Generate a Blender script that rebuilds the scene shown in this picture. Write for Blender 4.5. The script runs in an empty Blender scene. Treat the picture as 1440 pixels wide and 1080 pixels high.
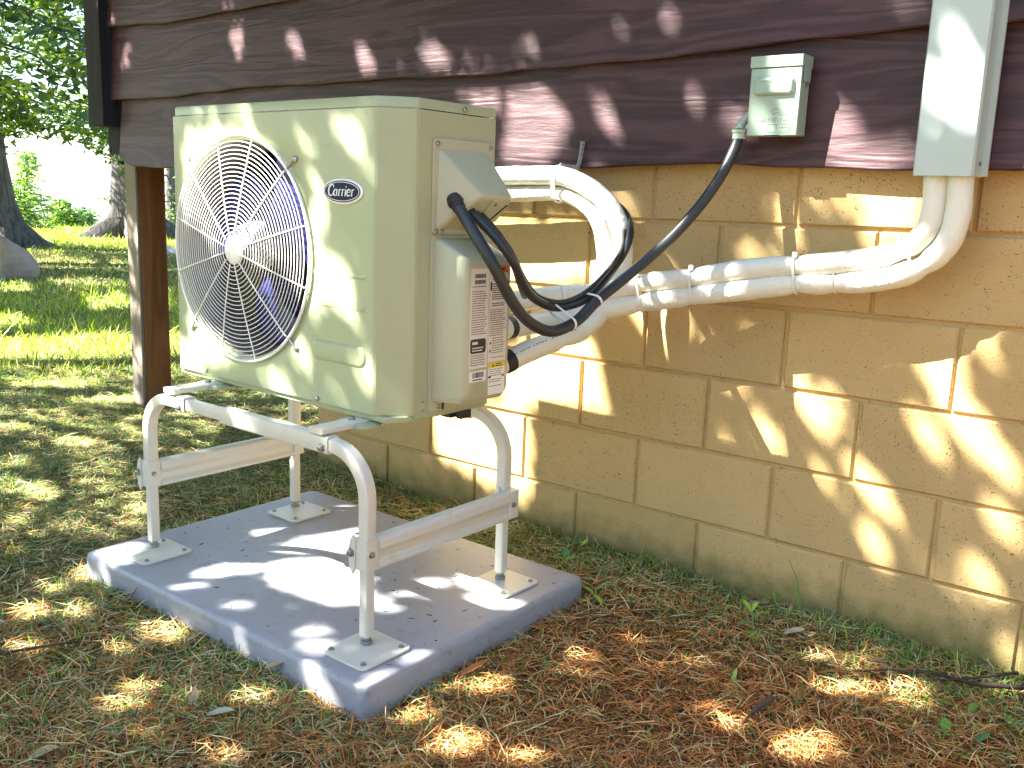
import bpy, math, random
import numpy as np
from mathutils import Vector, Matrix
random.seed(7); RNG = np.random.default_rng(7)
SC = bpy.context.scene
COL = SC.collection

# ------------------------------------------------------------------ camera
cam_d = bpy.data.cameras.new('camera'); cam = bpy.data.objects.new('camera', cam_d); COL.objects.link(cam)
cam_d.sensor_width = 36.0; cam_d.lens = 1339.37/1440*36.0; cam_d.clip_start = .05; cam_d.clip_end = 3000
YAW, PIT, ROL = -0.6705, -0.1919, 0.0368
CAMP = Vector((1.5538, -2.2906, 1.0586))
_f = Vector((math.sin(YAW)*math.cos(PIT), math.cos(YAW)*math.cos(PIT), math.sin(PIT)))
_r = Vector((math.cos(YAW), -math.sin(YAW), 0)); _u = _r.cross(_f)
_c, _s = math.cos(ROL), math.sin(ROL)
R_, U_ = _c*_r+_s*_u, -_s*_r+_c*_u
M = Matrix((R_, U_, -_f)).transposed().to_4x4(); M.translation = CAMP
cam.matrix_world = M
SC.camera = cam

# ------------------------------------------------------------------ sky, sun, exposure
SUN = Vector((-1.0, -1.0, 1.42)).normalized()          # towards the sun
W = bpy.data.worlds.new('World'); SC.world = W; W.use_nodes = True
wn = W.node_tree.nodes; wl = W.node_tree.links
bg = wn['Background']; sky = wn.new('ShaderNodeTexSky'); sky.sky_type = 'NISHITA'; sky.sun_disc = False
sky.sun_elevation = math.asin(SUN.z); sky.sun_rotation = math.atan2(SUN.x, SUN.y)
sky.altitude = 0; sky.air_density = 1.0; sky.dust_density = 1.0; sky.ozone_density = 1.0
wl.new(sky.outputs[0], bg.inputs[0]); bg.inputs[1].default_value = 0.05
sd = bpy.data.lights.new('sun', 'SUN'); sd.energy = 5.0; sd.angle = math.radians(.5); sd.color = (1, .95, .86)
so = bpy.data.objects.new('sun', sd); COL.objects.link(so)
so.rotation_euler = SUN.to_track_quat('Z', 'Y').to_euler(); so.location = (-8, -8, 10)
vs = SC.view_settings; vs.view_transform = 'Standard'; vs.look = 'None'; vs.gamma = 1; vs.use_curve_mapping = False
vs.exposure = 3.45

# ------------------------------------------------------------------ tables in metres: pipe paths, and leaf gaps shaped to place the sun patches
TAB = {"U":[[0.9451,-0.085,1.1734],[0.9494,-0.085,1.1361],[0.9508,-0.085,1.0607],[0.9342,-0.085,1.0111],[0.8912,-0.09,0.9761],[0.8325,-0.095,0.9551],[0.7546,-0.1,0.9402],[0.664,-0.105,0.9274],[0.5396,-0.11,0.91],[0.4039,-0.12,0.8789],[0.2614,-0.14,0.8537],[0.1855,-0.19,0.8273],[0.1155,-0.28,0.8184],[0.082,-0.36,0.8107],[0.0654,-0.44,0.8031],[0.0414,-0.48,0.7926]],"L":[[0.9938,-0.085,1.1736],[0.9982,-0.085,1.1368],[1.0012,-0.085,1.0626],[0.9874,-0.085,0.9972],[0.9444,-0.09,0.9469],[0.8762,-0.095,0.9153],[0.7592,-0.1,0.8948],[0.6681,-0.105,0.8858],[0.5439,-0.11,0.8618],[0.4074,-0.12,0.8361],[0.265,-0.14,0.8038],[0.1949,-0.2,0.784],[0.1331,-0.3,0.7624],[0.1157,-0.4,0.7536],[0.1186,-0.5,0.7513],[0.1242,-0.55,0.7509]],"T":[[0.1442,-0.57,0.6716],[0.1543,-0.54,0.6799],[0.1691,-0.48,0.6998],[0.191,-0.38,0.7229],[0.196,-0.28,0.7438],[0.1768,-0.18,0.7903],[0.1817,-0.125,0.8539],[0.1887,-0.115,0.9202],[0.175,-0.115,0.9905],[0.1326,-0.115,1.0541],[0.061,-0.115,1.0991],[-0.0235,-0.115,1.1243],[-0.1439,-0.12,1.1244],[-0.2709,-0.125,1.1204],[-0.5227,-0.13,1.1124]],"V":[[0.072,-0.28,0.73],[0.1053,-0.2,0.7655],[0.1188,-0.13,0.8202],[0.122,-0.1,0.8924],[0.1122,-0.1,0.9723],[0.0808,-0.1,1.028],[0.0221,-0.1,1.0643],[-0.0441,-0.1,1.08],[-0.1532,-0.105,1.0752],[-0.2814,-0.11,1.0699],[-0.5357,-0.115,1.0568]],"C1":[[0.1449,-0.735,1.0491],[0.1644,-0.74,1.0315],[0.2131,-0.745,0.9812],[0.2606,-0.735,0.9167],[0.2719,-0.69,0.8474],[0.2822,-0.64,0.7968],[0.2961,-0.57,0.7689],[0.3074,-0.49,0.7865],[0.3167,-0.42,0.8326],[0.3286,-0.35,0.8705],[0.3612,-0.28,0.9266],[0.4003,-0.22,0.9911],[0.444,-0.17,1.0714],[0.4706,-0.13,1.144],[0.4809,-0.1,1.2011],[0.4843,-0.09,1.2353]],"C2":[[0.1449,-0.7,1.0421],[0.1642,-0.7,1.0244],[0.2391,-0.7,0.9702],[0.2603,-0.67,0.9222],[0.2481,-0.6,0.8559],[0.2506,-0.54,0.8237],[0.2581,-0.48,0.814],[0.2863,-0.42,0.8331],[0.2749,-0.33,0.8703],[0.2418,-0.2,0.9292],[0.2223,-0.14,0.9781],[0.1819,-0.09,1.017],[0.1323,-0.05,1.0439],[0.0789,-0.03,1.0617]],"C3":[[0.137,-0.66,1.041],[0.1544,-0.66,1.0214],[0.2139,-0.66,0.973],[0.2283,-0.63,0.9189],[0.2114,-0.58,0.8679],[0.1628,-0.5,0.8331]],"C4":[[0.1418,-0.68,1.0439],[0.1591,-0.68,1.026],[0.2137,-0.68,0.9885],[0.235,-0.65,0.9478],[0.2323,-0.6,0.8897],[0.2342,-0.555,0.8475],[0.2496,-0.52,0.8306],[0.264,-0.475,0.8276],[0.2862,-0.43,0.8471],[0.2792,-0.35,0.8801],[0.2506,-0.24,0.9235],[0.2151,-0.155,0.9669],[0.1663,-0.09,1.0164],[0.1159,-0.05,1.049],[0.0649,-0.03,1.0613]],"near":[[[0.146,0.085],[0.359,0.231],[0.367,0.212],[0.405,0.23],[0.441,0.219],[0.488,0.208],[0.503,0.175],[0.527,0.236],[0.504,0.254],[0.527,0.275],[0.549,0.253],[0.563,0.229],[0.557,0.205],[0.538,0.171],[0.541,0.144],[0.601,0.188],[0.615,0.187],[0.619,0.156],[0.637,0.113],[0.65,0.099],[0.63,0.092],[0.594,0.097],[0.556,0.077],[0.533,0.05],[0.518,0.03],[0.502,0.038],[0.478,0.055],[0.43,0.048],[0.387,-0.007],[0.317,-0.018],[0.233,-0.083],[0.196,-0.067],[0.146,-0.093],[0.124,-0.041],[0.124,0.043]],[[0.474,0.303],[0.497,0.312],[0.512,0.298],[0.531,0.307],[0.527,0.294],[0.504,0.273],[0.485,0.274],[0.469,0.278]],[[0.568,0.382],[0.6,0.399],[0.628,0.411],[0.648,0.416],[0.642,0.394],[0.639,0.373],[0.628,0.35],[0.614,0.352],[0.586,0.355],[0.579,0.368]],[[0.628,0.345],[0.663,0.377],[0.669,0.372],[0.67,0.355],[0.656,0.349]],[[0.629,0.222],[0.664,0.235],[0.675,0.22],[0.665,0.211],[0.637,0.209]],[[0.666,0.136],[0.676,0.135],[0.676,0.111],[0.666,0.107]],[[0.645,0.075],[0.666,0.083],[0.677,0.067],[0.678,0.028],[0.66,0.023],[0.631,0.018],[0.624,0.032]],[[0.478,-0.034],[0.514,-0.025],[0.509,-0.049],[0.489,-0.077],[0.461,-0.09],[0.444,-0.094],[0.477,-0.045]],[[0.541,-0.054],[0.572,-0.033],[0.594,-0.031],[0.602,-0.037],[0.564,-0.065],[0.541,-0.075]],[[0.357,-0.178],[0.444,-0.121],[0.477,-0.12],[0.409,-0.172],[0.365,-0.193]],[[0.148,-0.253],[0.227,-0.223],[0.294,-0.192],[0.302,-0.213],[0.244,-0.273],[0.174,-0.326],[0.144,-0.333]],[[0.426,0.292],[0.474,0.329],[0.481,0.318],[0.434,0.285]],[[0.614,0.415],[0.641,0.436],[0.648,0.425],[0.628,0.411]],[[0.186,0.135],[0.334,0.24],[0.368,0.24],[0.176,0.108]],[[-1.113,0.347],[-1.081,0.367],[-1.076,0.334],[-1.084,0.27],[-1.104,0.239],[-1.115,0.287],[-1.152,0.304]],[[-0.895,0.476],[-0.861,0.491],[-0.828,0.471],[-0.828,0.444],[-0.862,0.408],[-0.884,0.435],[-0.901,0.452]],[[-0.647,0.606],[-0.607,0.619],[-0.557,0.606],[-0.557,0.581],[-0.606,0.539],[-0.632,0.551]],[[-0.419,0.74],[-0.375,0.774],[-0.348,0.761],[-0.322,0.766],[-0.325,0.745],[-0.426,0.673]],[[-0.355,0.84],[-0.333,0.853],[-0.334,0.815],[-0.349,0.808]],[[-0.289,0.796],[-0.264,0.815],[-0.251,0.797],[-0.292,0.767]],[[-0.5,0.628],[-0.454,0.665],[-0.435,0.661],[-0.5,0.611]],[[-1.716,-0.007],[-1.692,-0.0],[-1.686,-0.03],[-1.727,-0.051]],[[-1.672,-0.045],[-1.64,-0.033],[-1.654,-0.125],[-1.686,-0.129]],[[-1.176,0.351],[-1.136,0.383],[-1.118,0.372],[-1.163,0.337]],[[-0.358,0.689],[-0.235,0.779],[-0.195,0.78],[-0.213,0.739],[-0.294,0.699]],[[-0.197,0.815],[-0.094,0.889],[-0.029,0.878],[-0.009,0.851],[-0.058,0.734],[-0.112,0.685],[-0.189,0.633],[-0.192,0.71]],[[0.012,0.932],[0.071,0.959],[0.108,0.918],[0.077,0.883]],[[0.51,1.264],[0.555,1.261],[0.577,1.231],[0.661,1.279],[0.665,1.243],[0.514,1.134]],[[0.391,1.09],[0.407,1.099],[0.413,1.082],[0.4,1.068]],[[0.299,1.094],[0.367,1.145],[0.365,1.09],[0.317,1.063]],[[0.177,1.191],[0.223,1.195],[0.211,1.151],[0.18,1.156]],[[-0.144,0.926],[-0.079,0.953],[-0.087,0.921],[-0.123,0.904]],[[0.223,1.098],[0.261,1.11],[0.279,1.073],[0.251,1.042]],[[0.078,1.105],[0.111,1.113],[0.114,1.064],[0.09,1.061]],[[0.593,1.448],[0.648,1.476],[0.646,1.449],[0.607,1.435]],[[0.756,1.434],[0.786,1.443],[0.811,1.415],[0.824,1.33],[0.787,1.312],[0.734,1.304],[0.735,1.366],[0.759,1.362],[0.766,1.396]],[[0.467,1.225],[0.512,1.254],[0.52,1.14],[0.495,1.163],[0.47,1.191]],[[0.438,1.135],[0.471,1.146],[0.468,1.104],[0.444,1.094]],[[0.271,0.716],[0.3,0.705],[0.332,0.704],[0.346,0.675],[0.337,0.653],[0.314,0.637],[0.293,0.65],[0.278,0.68]],[[0.349,0.773],[0.385,0.796],[0.422,0.794],[0.427,0.778],[0.41,0.764],[0.372,0.765]],[[0.442,0.817],[0.461,0.842],[0.473,0.83],[0.473,0.797],[0.496,0.778],[0.52,0.753],[0.536,0.74],[0.509,0.723],[0.48,0.73],[0.45,0.737],[0.437,0.753],[0.438,0.787]],[[0.509,0.821],[0.526,0.823],[0.543,0.799],[0.542,0.772],[0.531,0.752],[0.509,0.756],[0.498,0.779]],[[0.389,0.636],[0.406,0.658],[0.428,0.661],[0.46,0.639],[0.419,0.605],[0.399,0.608],[0.384,0.619]],[[0.495,0.657],[0.514,0.675],[0.536,0.668],[0.542,0.647],[0.53,0.635],[0.508,0.635]],[[0.539,0.737],[0.564,0.733],[0.597,0.744],[0.624,0.742],[0.652,0.73],[0.657,0.709],[0.637,0.684],[0.605,0.679],[0.589,0.697],[0.56,0.71]],[[0.594,0.649],[0.613,0.664],[0.64,0.66],[0.65,0.637],[0.637,0.601],[0.617,0.604],[0.597,0.625]],[[0.542,0.931],[0.573,0.954],[0.588,0.938],[0.599,0.926],[0.583,0.925]],[[0.656,0.907],[0.68,0.916],[0.712,0.904],[0.728,0.881],[0.721,0.86],[0.694,0.851],[0.662,0.859],[0.653,0.882]],[[0.644,1.009],[0.692,1.067],[0.736,1.097],[0.724,1.052],[0.723,1.01],[0.749,0.991],[0.787,0.976],[0.806,0.964],[0.834,0.961],[0.84,0.919],[0.802,0.902],[0.783,0.914],[0.743,0.902],[0.711,0.915],[0.69,0.939],[0.662,0.964],[0.646,0.987]],[[0.737,1.086],[0.758,1.104],[0.776,1.096],[0.784,1.079],[0.769,1.064],[0.746,1.064]],[[0.783,0.847],[0.8,0.875],[0.829,0.873],[0.848,0.861],[0.85,0.85],[0.812,0.829],[0.789,0.828]],[[0.678,0.677],[0.695,0.691],[0.727,0.693],[0.757,0.698],[0.781,0.702],[0.8,0.696],[0.772,0.677],[0.735,0.676],[0.691,0.671]],[[0.774,0.761],[0.791,0.763],[0.826,0.766],[0.832,0.747],[0.815,0.718],[0.79,0.724]],[[0.79,0.68],[0.808,0.66],[0.8,0.654]],[[0.737,0.563],[0.749,0.566],[0.754,0.552],[0.743,0.543]],[[0.818,0.632],[0.869,0.71],[0.877,0.65],[0.85,0.634]],[[0.248,0.648],[0.253,0.687],[0.259,0.664],[0.257,0.62]],[[-0.262,0.521],[-0.125,0.609],[-0.049,0.615],[-0.027,0.56],[-0.255,0.348]],[[-0.229,0.242],[-0.114,0.407],[-0.042,0.503],[0.014,0.505],[0.031,0.46],[0.055,0.436],[0.081,0.377],[0.016,0.32],[-0.011,0.311],[-0.124,0.212],[-0.224,0.125]],[[-0.444,-0.042],[-0.135,0.227],[-0.11,0.024],[-0.137,-0.018],[-0.216,-0.059],[-0.417,-0.158]],[[-0.107,0.171],[-0.07,0.142],[-0.062,0.12],[-0.089,0.124]],[[0.543,1.169],[0.635,1.237],[0.636,1.165],[0.616,1.127],[0.554,1.073],[0.54,1.115]],[[0.452,1.098],[0.484,1.115],[0.499,1.096],[0.468,1.074]],[[0.388,1.053],[0.416,1.053],[0.432,1.034],[0.448,1.01],[0.408,0.992],[0.394,1.018]],[[0.284,0.908],[0.303,0.924],[0.298,0.889]],[[0.488,1.117],[0.532,1.15],[0.535,1.123],[0.505,1.106]],[[0.316,0.896],[0.357,0.934],[0.411,0.963],[0.413,0.94],[0.332,0.877]],[[0.691,1.054],[0.75,1.136],[0.767,1.133],[0.761,1.095]],[[0.047,0.814],[0.08,0.832],[0.09,0.805],[0.066,0.787]],[[-0.111,0.625],[0.086,0.759],[0.204,0.778],[0.251,0.696],[0.185,0.577],[0.077,0.616],[-0.107,0.531]],[[0.211,0.44],[0.363,0.563],[0.365,0.53],[0.222,0.408]],[[0.737,1.138],[0.762,1.141],[0.748,1.101],[0.713,1.049],[0.69,1.045],[0.725,1.096]],[[0.564,0.948],[0.634,1.008],[0.638,0.97],[0.568,0.914]],[[0.643,1.033],[0.728,1.12],[0.73,1.1],[0.657,1.023]],[[0.326,-0.562],[0.273,-0.488],[0.286,-0.381],[0.498,-0.344],[0.55,-0.324],[0.624,-0.287],[0.65,-0.311],[0.585,-0.364],[0.591,-0.417],[0.532,-0.468],[0.475,-0.521],[0.375,-0.541]],[[0.235,-0.553],[0.133,-0.493],[0.052,-0.393],[0.04,-0.303],[0.261,-0.328],[0.248,-0.447],[0.257,-0.521]],[[0.079,-0.601],[0.038,-0.527],[0.092,-0.519],[0.16,-0.561]],[[0.39,-0.669],[0.325,-0.627],[0.327,-0.544],[0.37,-0.533],[0.415,-0.598],[0.422,-0.653]],[[0.469,-0.707],[0.441,-0.64],[0.463,-0.63],[0.496,-0.669]],[[0.573,-0.584],[0.562,-0.547],[0.602,-0.54],[0.608,-0.574]],[[0.73,-0.463],[0.685,-0.432],[0.694,-0.404],[0.743,-0.407],[0.752,-0.447]],[[0.772,-0.447],[0.757,-0.416],[0.781,-0.395],[0.833,-0.407],[0.825,-0.436]],[[0.438,-0.27],[0.421,-0.231],[0.463,-0.206],[0.494,-0.221],[0.484,-0.255]],[[0.521,-0.312],[0.509,-0.29],[0.543,-0.279],[0.559,-0.296]],[[0.531,-0.266],[0.519,-0.243],[0.561,-0.231],[0.573,-0.249]],[[0.534,-0.187],[0.517,-0.164],[0.557,-0.132],[0.566,-0.11],[0.588,-0.076],[0.623,-0.102],[0.613,-0.157],[0.563,-0.177]],[[0.823,-0.284],[0.832,-0.242],[0.875,-0.258],[0.896,-0.279]],[[0.942,-0.347],[0.908,-0.318],[0.921,-0.297],[0.958,-0.312],[0.962,-0.342]],[[0.214,-0.871],[0.209,-0.836],[0.161,-0.818],[0.167,-0.787],[0.241,-0.773],[0.311,-0.794],[0.354,-0.803],[0.291,-0.829],[0.245,-0.864]],[[0.14,-0.769],[0.185,-0.718],[0.195,-0.748]],[[-0.136,-0.446],[-0.15,-0.425],[-0.136,-0.394],[-0.109,-0.393],[-0.109,-0.44]],[[0.427,-0.198],[0.37,-0.176],[0.442,-0.147],[0.531,-0.128],[0.544,-0.141],[0.491,-0.182]],[[0.282,-0.856],[0.305,-0.841],[0.329,-0.861],[0.297,-0.883]],[[0.437,-0.763],[0.455,-0.751],[0.458,-0.774],[0.44,-0.786]],[[0.689,-0.555],[0.717,-0.545],[0.725,-0.578],[0.697,-0.589]],[[0.854,-0.441],[0.894,-0.41],[0.948,-0.424],[0.894,-0.466],[0.854,-0.475]],[[0.054,-1.076],[0.079,-1.08],[0.094,-1.086],[0.094,-1.102],[0.079,-1.116],[0.053,-1.127],[0.028,-1.134],[0.012,-1.124],[0.012,-1.109],[0.028,-1.089]],[[0.23,-0.901],[0.274,-0.9],[0.301,-0.91],[0.3,-0.926],[0.273,-0.948],[0.229,-0.957],[0.183,-0.965],[0.154,-0.96],[0.155,-0.942],[0.184,-0.923]],[[0.339,-0.929],[0.363,-0.932],[0.378,-0.94],[0.377,-0.954],[0.362,-0.969],[0.338,-0.975],[0.313,-0.981],[0.297,-0.974],[0.298,-0.959],[0.314,-0.944]],[[0.488,-0.908],[0.517,-0.909],[0.533,-0.929],[0.532,-0.951],[0.514,-0.979],[0.485,-0.987],[0.455,-0.988],[0.437,-0.978],[0.438,-0.951],[0.457,-0.931]],[[0.498,-0.84],[0.52,-0.843],[0.532,-0.857],[0.532,-0.874],[0.518,-0.893],[0.496,-0.898],[0.474,-0.9],[0.461,-0.891],[0.461,-0.872],[0.476,-0.856]],[[0.602,-0.676],[0.635,-0.683],[0.654,-0.693],[0.653,-0.718],[0.632,-0.736],[0.598,-0.753],[0.564,-0.757],[0.544,-0.735],[0.545,-0.713],[0.567,-0.684]],[[0.668,-0.75],[0.683,-0.756],[0.692,-0.763],[0.691,-0.778],[0.681,-0.789],[0.665,-0.798],[0.649,-0.801],[0.64,-0.788],[0.641,-0.774],[0.651,-0.757]],[[0.855,-0.684],[0.879,-0.686],[0.893,-0.694],[0.891,-0.712],[0.876,-0.725],[0.852,-0.741],[0.828,-0.741],[0.814,-0.726],[0.815,-0.709],[0.831,-0.689]],[[0.931,-0.679],[0.949,-0.675],[0.958,-0.691],[0.957,-0.711],[0.945,-0.731],[0.927,-0.745],[0.911,-0.735],[0.901,-0.723],[0.902,-0.701],[0.914,-0.684]],[[0.954,-0.811],[0.965,-0.812],[0.972,-0.821],[0.971,-0.831],[0.963,-0.843],[0.951,-0.846],[0.94,-0.847],[0.933,-0.842],[0.933,-0.83],[0.941,-0.821]],[[0.921,-0.507],[0.936,-0.508],[0.944,-0.525],[0.943,-0.54],[0.933,-0.559],[0.918,-0.563],[0.903,-0.556],[0.894,-0.547],[0.895,-0.528],[0.905,-0.517]],[[1.052,-0.634],[1.065,-0.633],[1.072,-0.639],[1.072,-0.65],[1.063,-0.659],[1.05,-0.669],[1.037,-0.665],[1.029,-0.657],[1.03,-0.647],[1.039,-0.636]],[[1.122,-0.535],[1.133,-0.539],[1.14,-0.544],[1.14,-0.555],[1.132,-0.562],[1.119,-0.568],[1.107,-0.569],[1.1,-0.559],[1.101,-0.549],[1.109,-0.538]],[[0.915,-0.604],[0.925,-0.61],[0.93,-0.616],[0.93,-0.628],[0.923,-0.636],[0.913,-0.641],[0.903,-0.642],[0.897,-0.632],[0.898,-0.621],[0.905,-0.609]],[[0.661,-0.884],[0.679,-0.892],[0.69,-0.902],[0.689,-0.921],[0.677,-0.937],[0.658,-0.945],[0.639,-0.951],[0.628,-0.937],[0.628,-0.919],[0.641,-0.898]],[[0.764,-0.016],[0.781,-0.026],[0.791,-0.035],[0.791,-0.049],[0.78,-0.055],[0.762,-0.057],[0.744,-0.055],[0.733,-0.04],[0.734,-0.028],[0.746,-0.017]],[[0.794,0.083],[0.803,0.078],[0.807,0.064],[0.807,0.053],[0.801,0.041],[0.792,0.042],[0.784,0.048],[0.779,0.057],[0.779,0.07],[0.785,0.077]],[[0.772,0.149],[0.783,0.143],[0.789,0.133],[0.788,0.12],[0.781,0.113],[0.77,0.107],[0.76,0.113],[0.754,0.128],[0.754,0.14],[0.762,0.152]],[[0.767,0.378],[0.783,0.364],[0.792,0.352],[0.792,0.336],[0.781,0.331],[0.765,0.329],[0.748,0.335],[0.739,0.354],[0.739,0.368],[0.75,0.38]],[[0.812,0.411],[0.828,0.406],[0.837,0.391],[0.836,0.378],[0.826,0.37],[0.81,0.368],[0.794,0.382],[0.785,0.395],[0.785,0.409],[0.796,0.416]],[[0.915,0.392],[0.939,0.376],[0.952,0.351],[0.95,0.319],[0.934,0.304],[0.909,0.292],[0.886,0.31],[0.873,0.346],[0.874,0.376],[0.891,0.402]],[[0.92,0.469],[0.943,0.457],[0.957,0.438],[0.956,0.419],[0.941,0.412],[0.916,0.408],[0.893,0.426],[0.879,0.449],[0.88,0.468],[0.896,0.479]],[[0.763,0.465],[0.772,0.455],[0.777,0.446],[0.776,0.435],[0.77,0.43],[0.761,0.432],[0.752,0.435],[0.746,0.446],[0.747,0.456],[0.753,0.463]],[[1.043,0.155],[1.06,0.149],[1.069,0.136],[1.068,0.122],[1.057,0.114],[1.04,0.109],[1.023,0.12],[1.013,0.136],[1.014,0.149],[1.026,0.16]],[[0.988,0.148],[0.999,0.138],[1.004,0.12],[1.003,0.103],[0.995,0.088],[0.985,0.091],[0.974,0.097],[0.968,0.11],[0.969,0.129],[0.977,0.139]],[[1.15,0.261],[1.177,0.243],[1.192,0.211],[1.19,0.187],[1.171,0.165],[1.144,0.173],[1.116,0.189],[1.1,0.211],[1.102,0.241],[1.121,0.253]],[[1.156,-0.141],[1.174,-0.143],[1.183,-0.16],[1.182,-0.174],[1.17,-0.189],[1.153,-0.191],[1.135,-0.18],[1.125,-0.17],[1.126,-0.153],[1.138,-0.145]],[[0.86,-0.028],[0.87,-0.031],[0.875,-0.042],[0.875,-0.052],[0.868,-0.062],[0.858,-0.062],[0.849,-0.056],[0.843,-0.049],[0.844,-0.037],[0.85,-0.032]],[[0.834,-0.074],[0.841,-0.076],[0.844,-0.086],[0.844,-0.098],[0.839,-0.107],[0.832,-0.114],[0.826,-0.107],[0.822,-0.096],[0.823,-0.084],[0.828,-0.073]],[[0.944,0.619],[0.959,0.604],[0.968,0.589],[0.967,0.576],[0.957,0.57],[0.942,0.577],[0.926,0.585],[0.917,0.6],[0.917,0.613],[0.928,0.618]],[[0.986,0.454],[1.001,0.449],[1.009,0.428],[1.008,0.411],[0.998,0.398],[0.982,0.395],[0.968,0.413],[0.96,0.429],[0.961,0.448],[0.971,0.457]],[[0.975,-0.281],[0.992,-0.294],[1.003,-0.307],[1.002,-0.326],[0.99,-0.339],[0.971,-0.341],[0.952,-0.342],[0.941,-0.325],[0.942,-0.307],[0.955,-0.291]],[[1.105,-0.211],[1.138,-0.226],[1.157,-0.241],[1.156,-0.265],[1.134,-0.278],[1.1,-0.286],[1.065,-0.284],[1.044,-0.259],[1.046,-0.237],[1.07,-0.214]],[[0.882,-0.167],[0.903,-0.167],[0.915,-0.189],[0.913,-0.211],[0.9,-0.23],[0.878,-0.241],[0.858,-0.225],[0.846,-0.208],[0.847,-0.183],[0.861,-0.168]],[[-0.471,-1.115],[-0.434,-1.122],[-0.412,-1.14],[-0.412,-1.182],[-0.434,-1.211],[-0.47,-1.243],[-0.507,-1.244],[-0.53,-1.209],[-0.531,-1.172],[-0.508,-1.126]],[[-1.129,-1.143],[-1.089,-1.151],[-1.064,-1.193],[-1.062,-1.236],[-1.084,-1.287],[-1.122,-1.296],[-1.162,-1.292],[-1.189,-1.268],[-1.191,-1.217],[-1.168,-1.182]],[[-1.942,-1.235],[-1.886,-1.222],[-1.846,-1.283],[-1.841,-1.348],[-1.869,-1.423],[-1.922,-1.463],[-1.983,-1.43],[-2.024,-1.392],[-2.031,-1.316],[-1.999,-1.262]],[[-1.355,-1.391],[-1.305,-1.378],[-1.272,-1.411],[-1.27,-1.458],[-1.298,-1.507],[-1.346,-1.549],[-1.399,-1.532],[-1.434,-1.503],[-1.437,-1.453],[-1.407,-1.406]],[[-2.273,-1.456],[-2.219,-1.446],[-2.18,-1.508],[-2.171,-1.596],[-2.196,-1.672],[-2.243,-1.741],[-2.302,-1.704],[-2.344,-1.639],[-2.354,-1.55],[-2.328,-1.466]]],"far":[[[-3.814,-2.674],[-3.816,-2.019],[-4.125,-1.491],[-4.168,-0.94],[-3.122,-0.849],[-3.179,-1.334],[-2.91,-1.791],[-3.014,-2.395]],[[-4.864,-3.041],[-4.819,-2.381],[-4.456,-2.18],[-4.186,-2.213],[-4.131,-2.785]],[[-7.623,-2.978],[-8.313,-2.833],[-7.804,-2.359],[-6.926,-2.216],[-6.647,-2.596]],[[-6.101,-2.338],[-6.474,-2.152],[-5.659,-1.952],[-5.123,-2.081]],[[-7.154,-3.144],[-7.511,-3.048],[-6.586,-2.762],[-6.394,-2.931]],[[-6.209,-2.012],[-7.594,-2.065],[-5.233,-1.674],[-4.777,-1.692]]]}

# ------------------------------------------------------------------ materials
MATS = {}
def nodes(name):
    m = bpy.data.materials.new(name); m.use_nodes = True
    nt = m.node_tree; b = nt.nodes['Principled BSDF']
    return m, nt, b
def mat(name, col, rough=.5, metal=0, var=.08, vscale=6, bump=0, bscale=200, col2=None, spec=.5, coat=0, dirt=0):
    """painted / plain surface: large soft tone drift, optional fine relief and grime"""
    if name in MATS: return MATS[name]
    m, nt, b = nodes(name); N = nt.nodes; L = nt.links
    tc = N.new('ShaderNodeTexCoord')
    nz = N.new('ShaderNodeTexNoise'); nz.inputs['Scale'].default_value = vscale; nz.inputs['Detail'].default_value = 6
    L.new(tc.outputs['Object'], nz.inputs['Vector'])
    mx = N.new('ShaderNodeMix'); mx.data_type = 'RGBA'
    c2 = col2 or tuple(c*(1-var*2) for c in col)
    mx.inputs[6].default_value = (*col, 1); mx.inputs[7].default_value = (*c2, 1)
    L.new(nz.outputs['Fac'], mx.inputs[0]); out = mx.outputs[2]
    if dirt:
        n2 = N.new('ShaderNodeTexNoise'); n2.inputs['Scale'].default_value = 35; n2.inputs['Detail'].default_value = 8
        L.new(tc.outputs['Object'], n2.inputs['Vector'])
        r = N.new('ShaderNodeValToRGB'); r.color_ramp.elements[0].position = .58; r.color_ramp.elements[1].position = .75
        L.new(n2.outputs['Fac'], r.inputs[0])
        mm = N.new('ShaderNodeMath'); mm.operation = 'MULTIPLY'; mm.inputs[1].default_value = dirt; L.new(r.outputs[0], mm.inputs[0])
        m2 = N.new('ShaderNodeMix'); m2.data_type = 'RGBA'; m2.inputs[7].default_value = (.12, .1, .07, 1)
        L.new(mm.outputs[0], m2.inputs[0]); L.new(out, m2.inputs[6]); out = m2.outputs[2]
    L.new(out, b.inputs['Base Color'])
    b.inputs['Roughness'].default_value = rough; b.inputs['Metallic'].default_value = metal
    b.inputs['Specular IOR Level'].default_value = spec; b.inputs['Coat Weight'].default_value = coat
    if bump:
        n3 = N.new('ShaderNodeTexNoise'); n3.inputs['Scale'].default_value = bscale; n3.inputs['Detail'].default_value = 4
        L.new(tc.outputs['Object'], n3.inputs['Vector'])
        bp = N.new('ShaderNodeBump'); bp.inputs['Strength'].default_value = bump; bp.inputs['Distance'].default_value = .002
        L.new(n3.outputs['Fac'], bp.inputs['Height']); L.new(bp.outputs[0], b.inputs['Normal'])
    MATS[name] = m; return m

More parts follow.
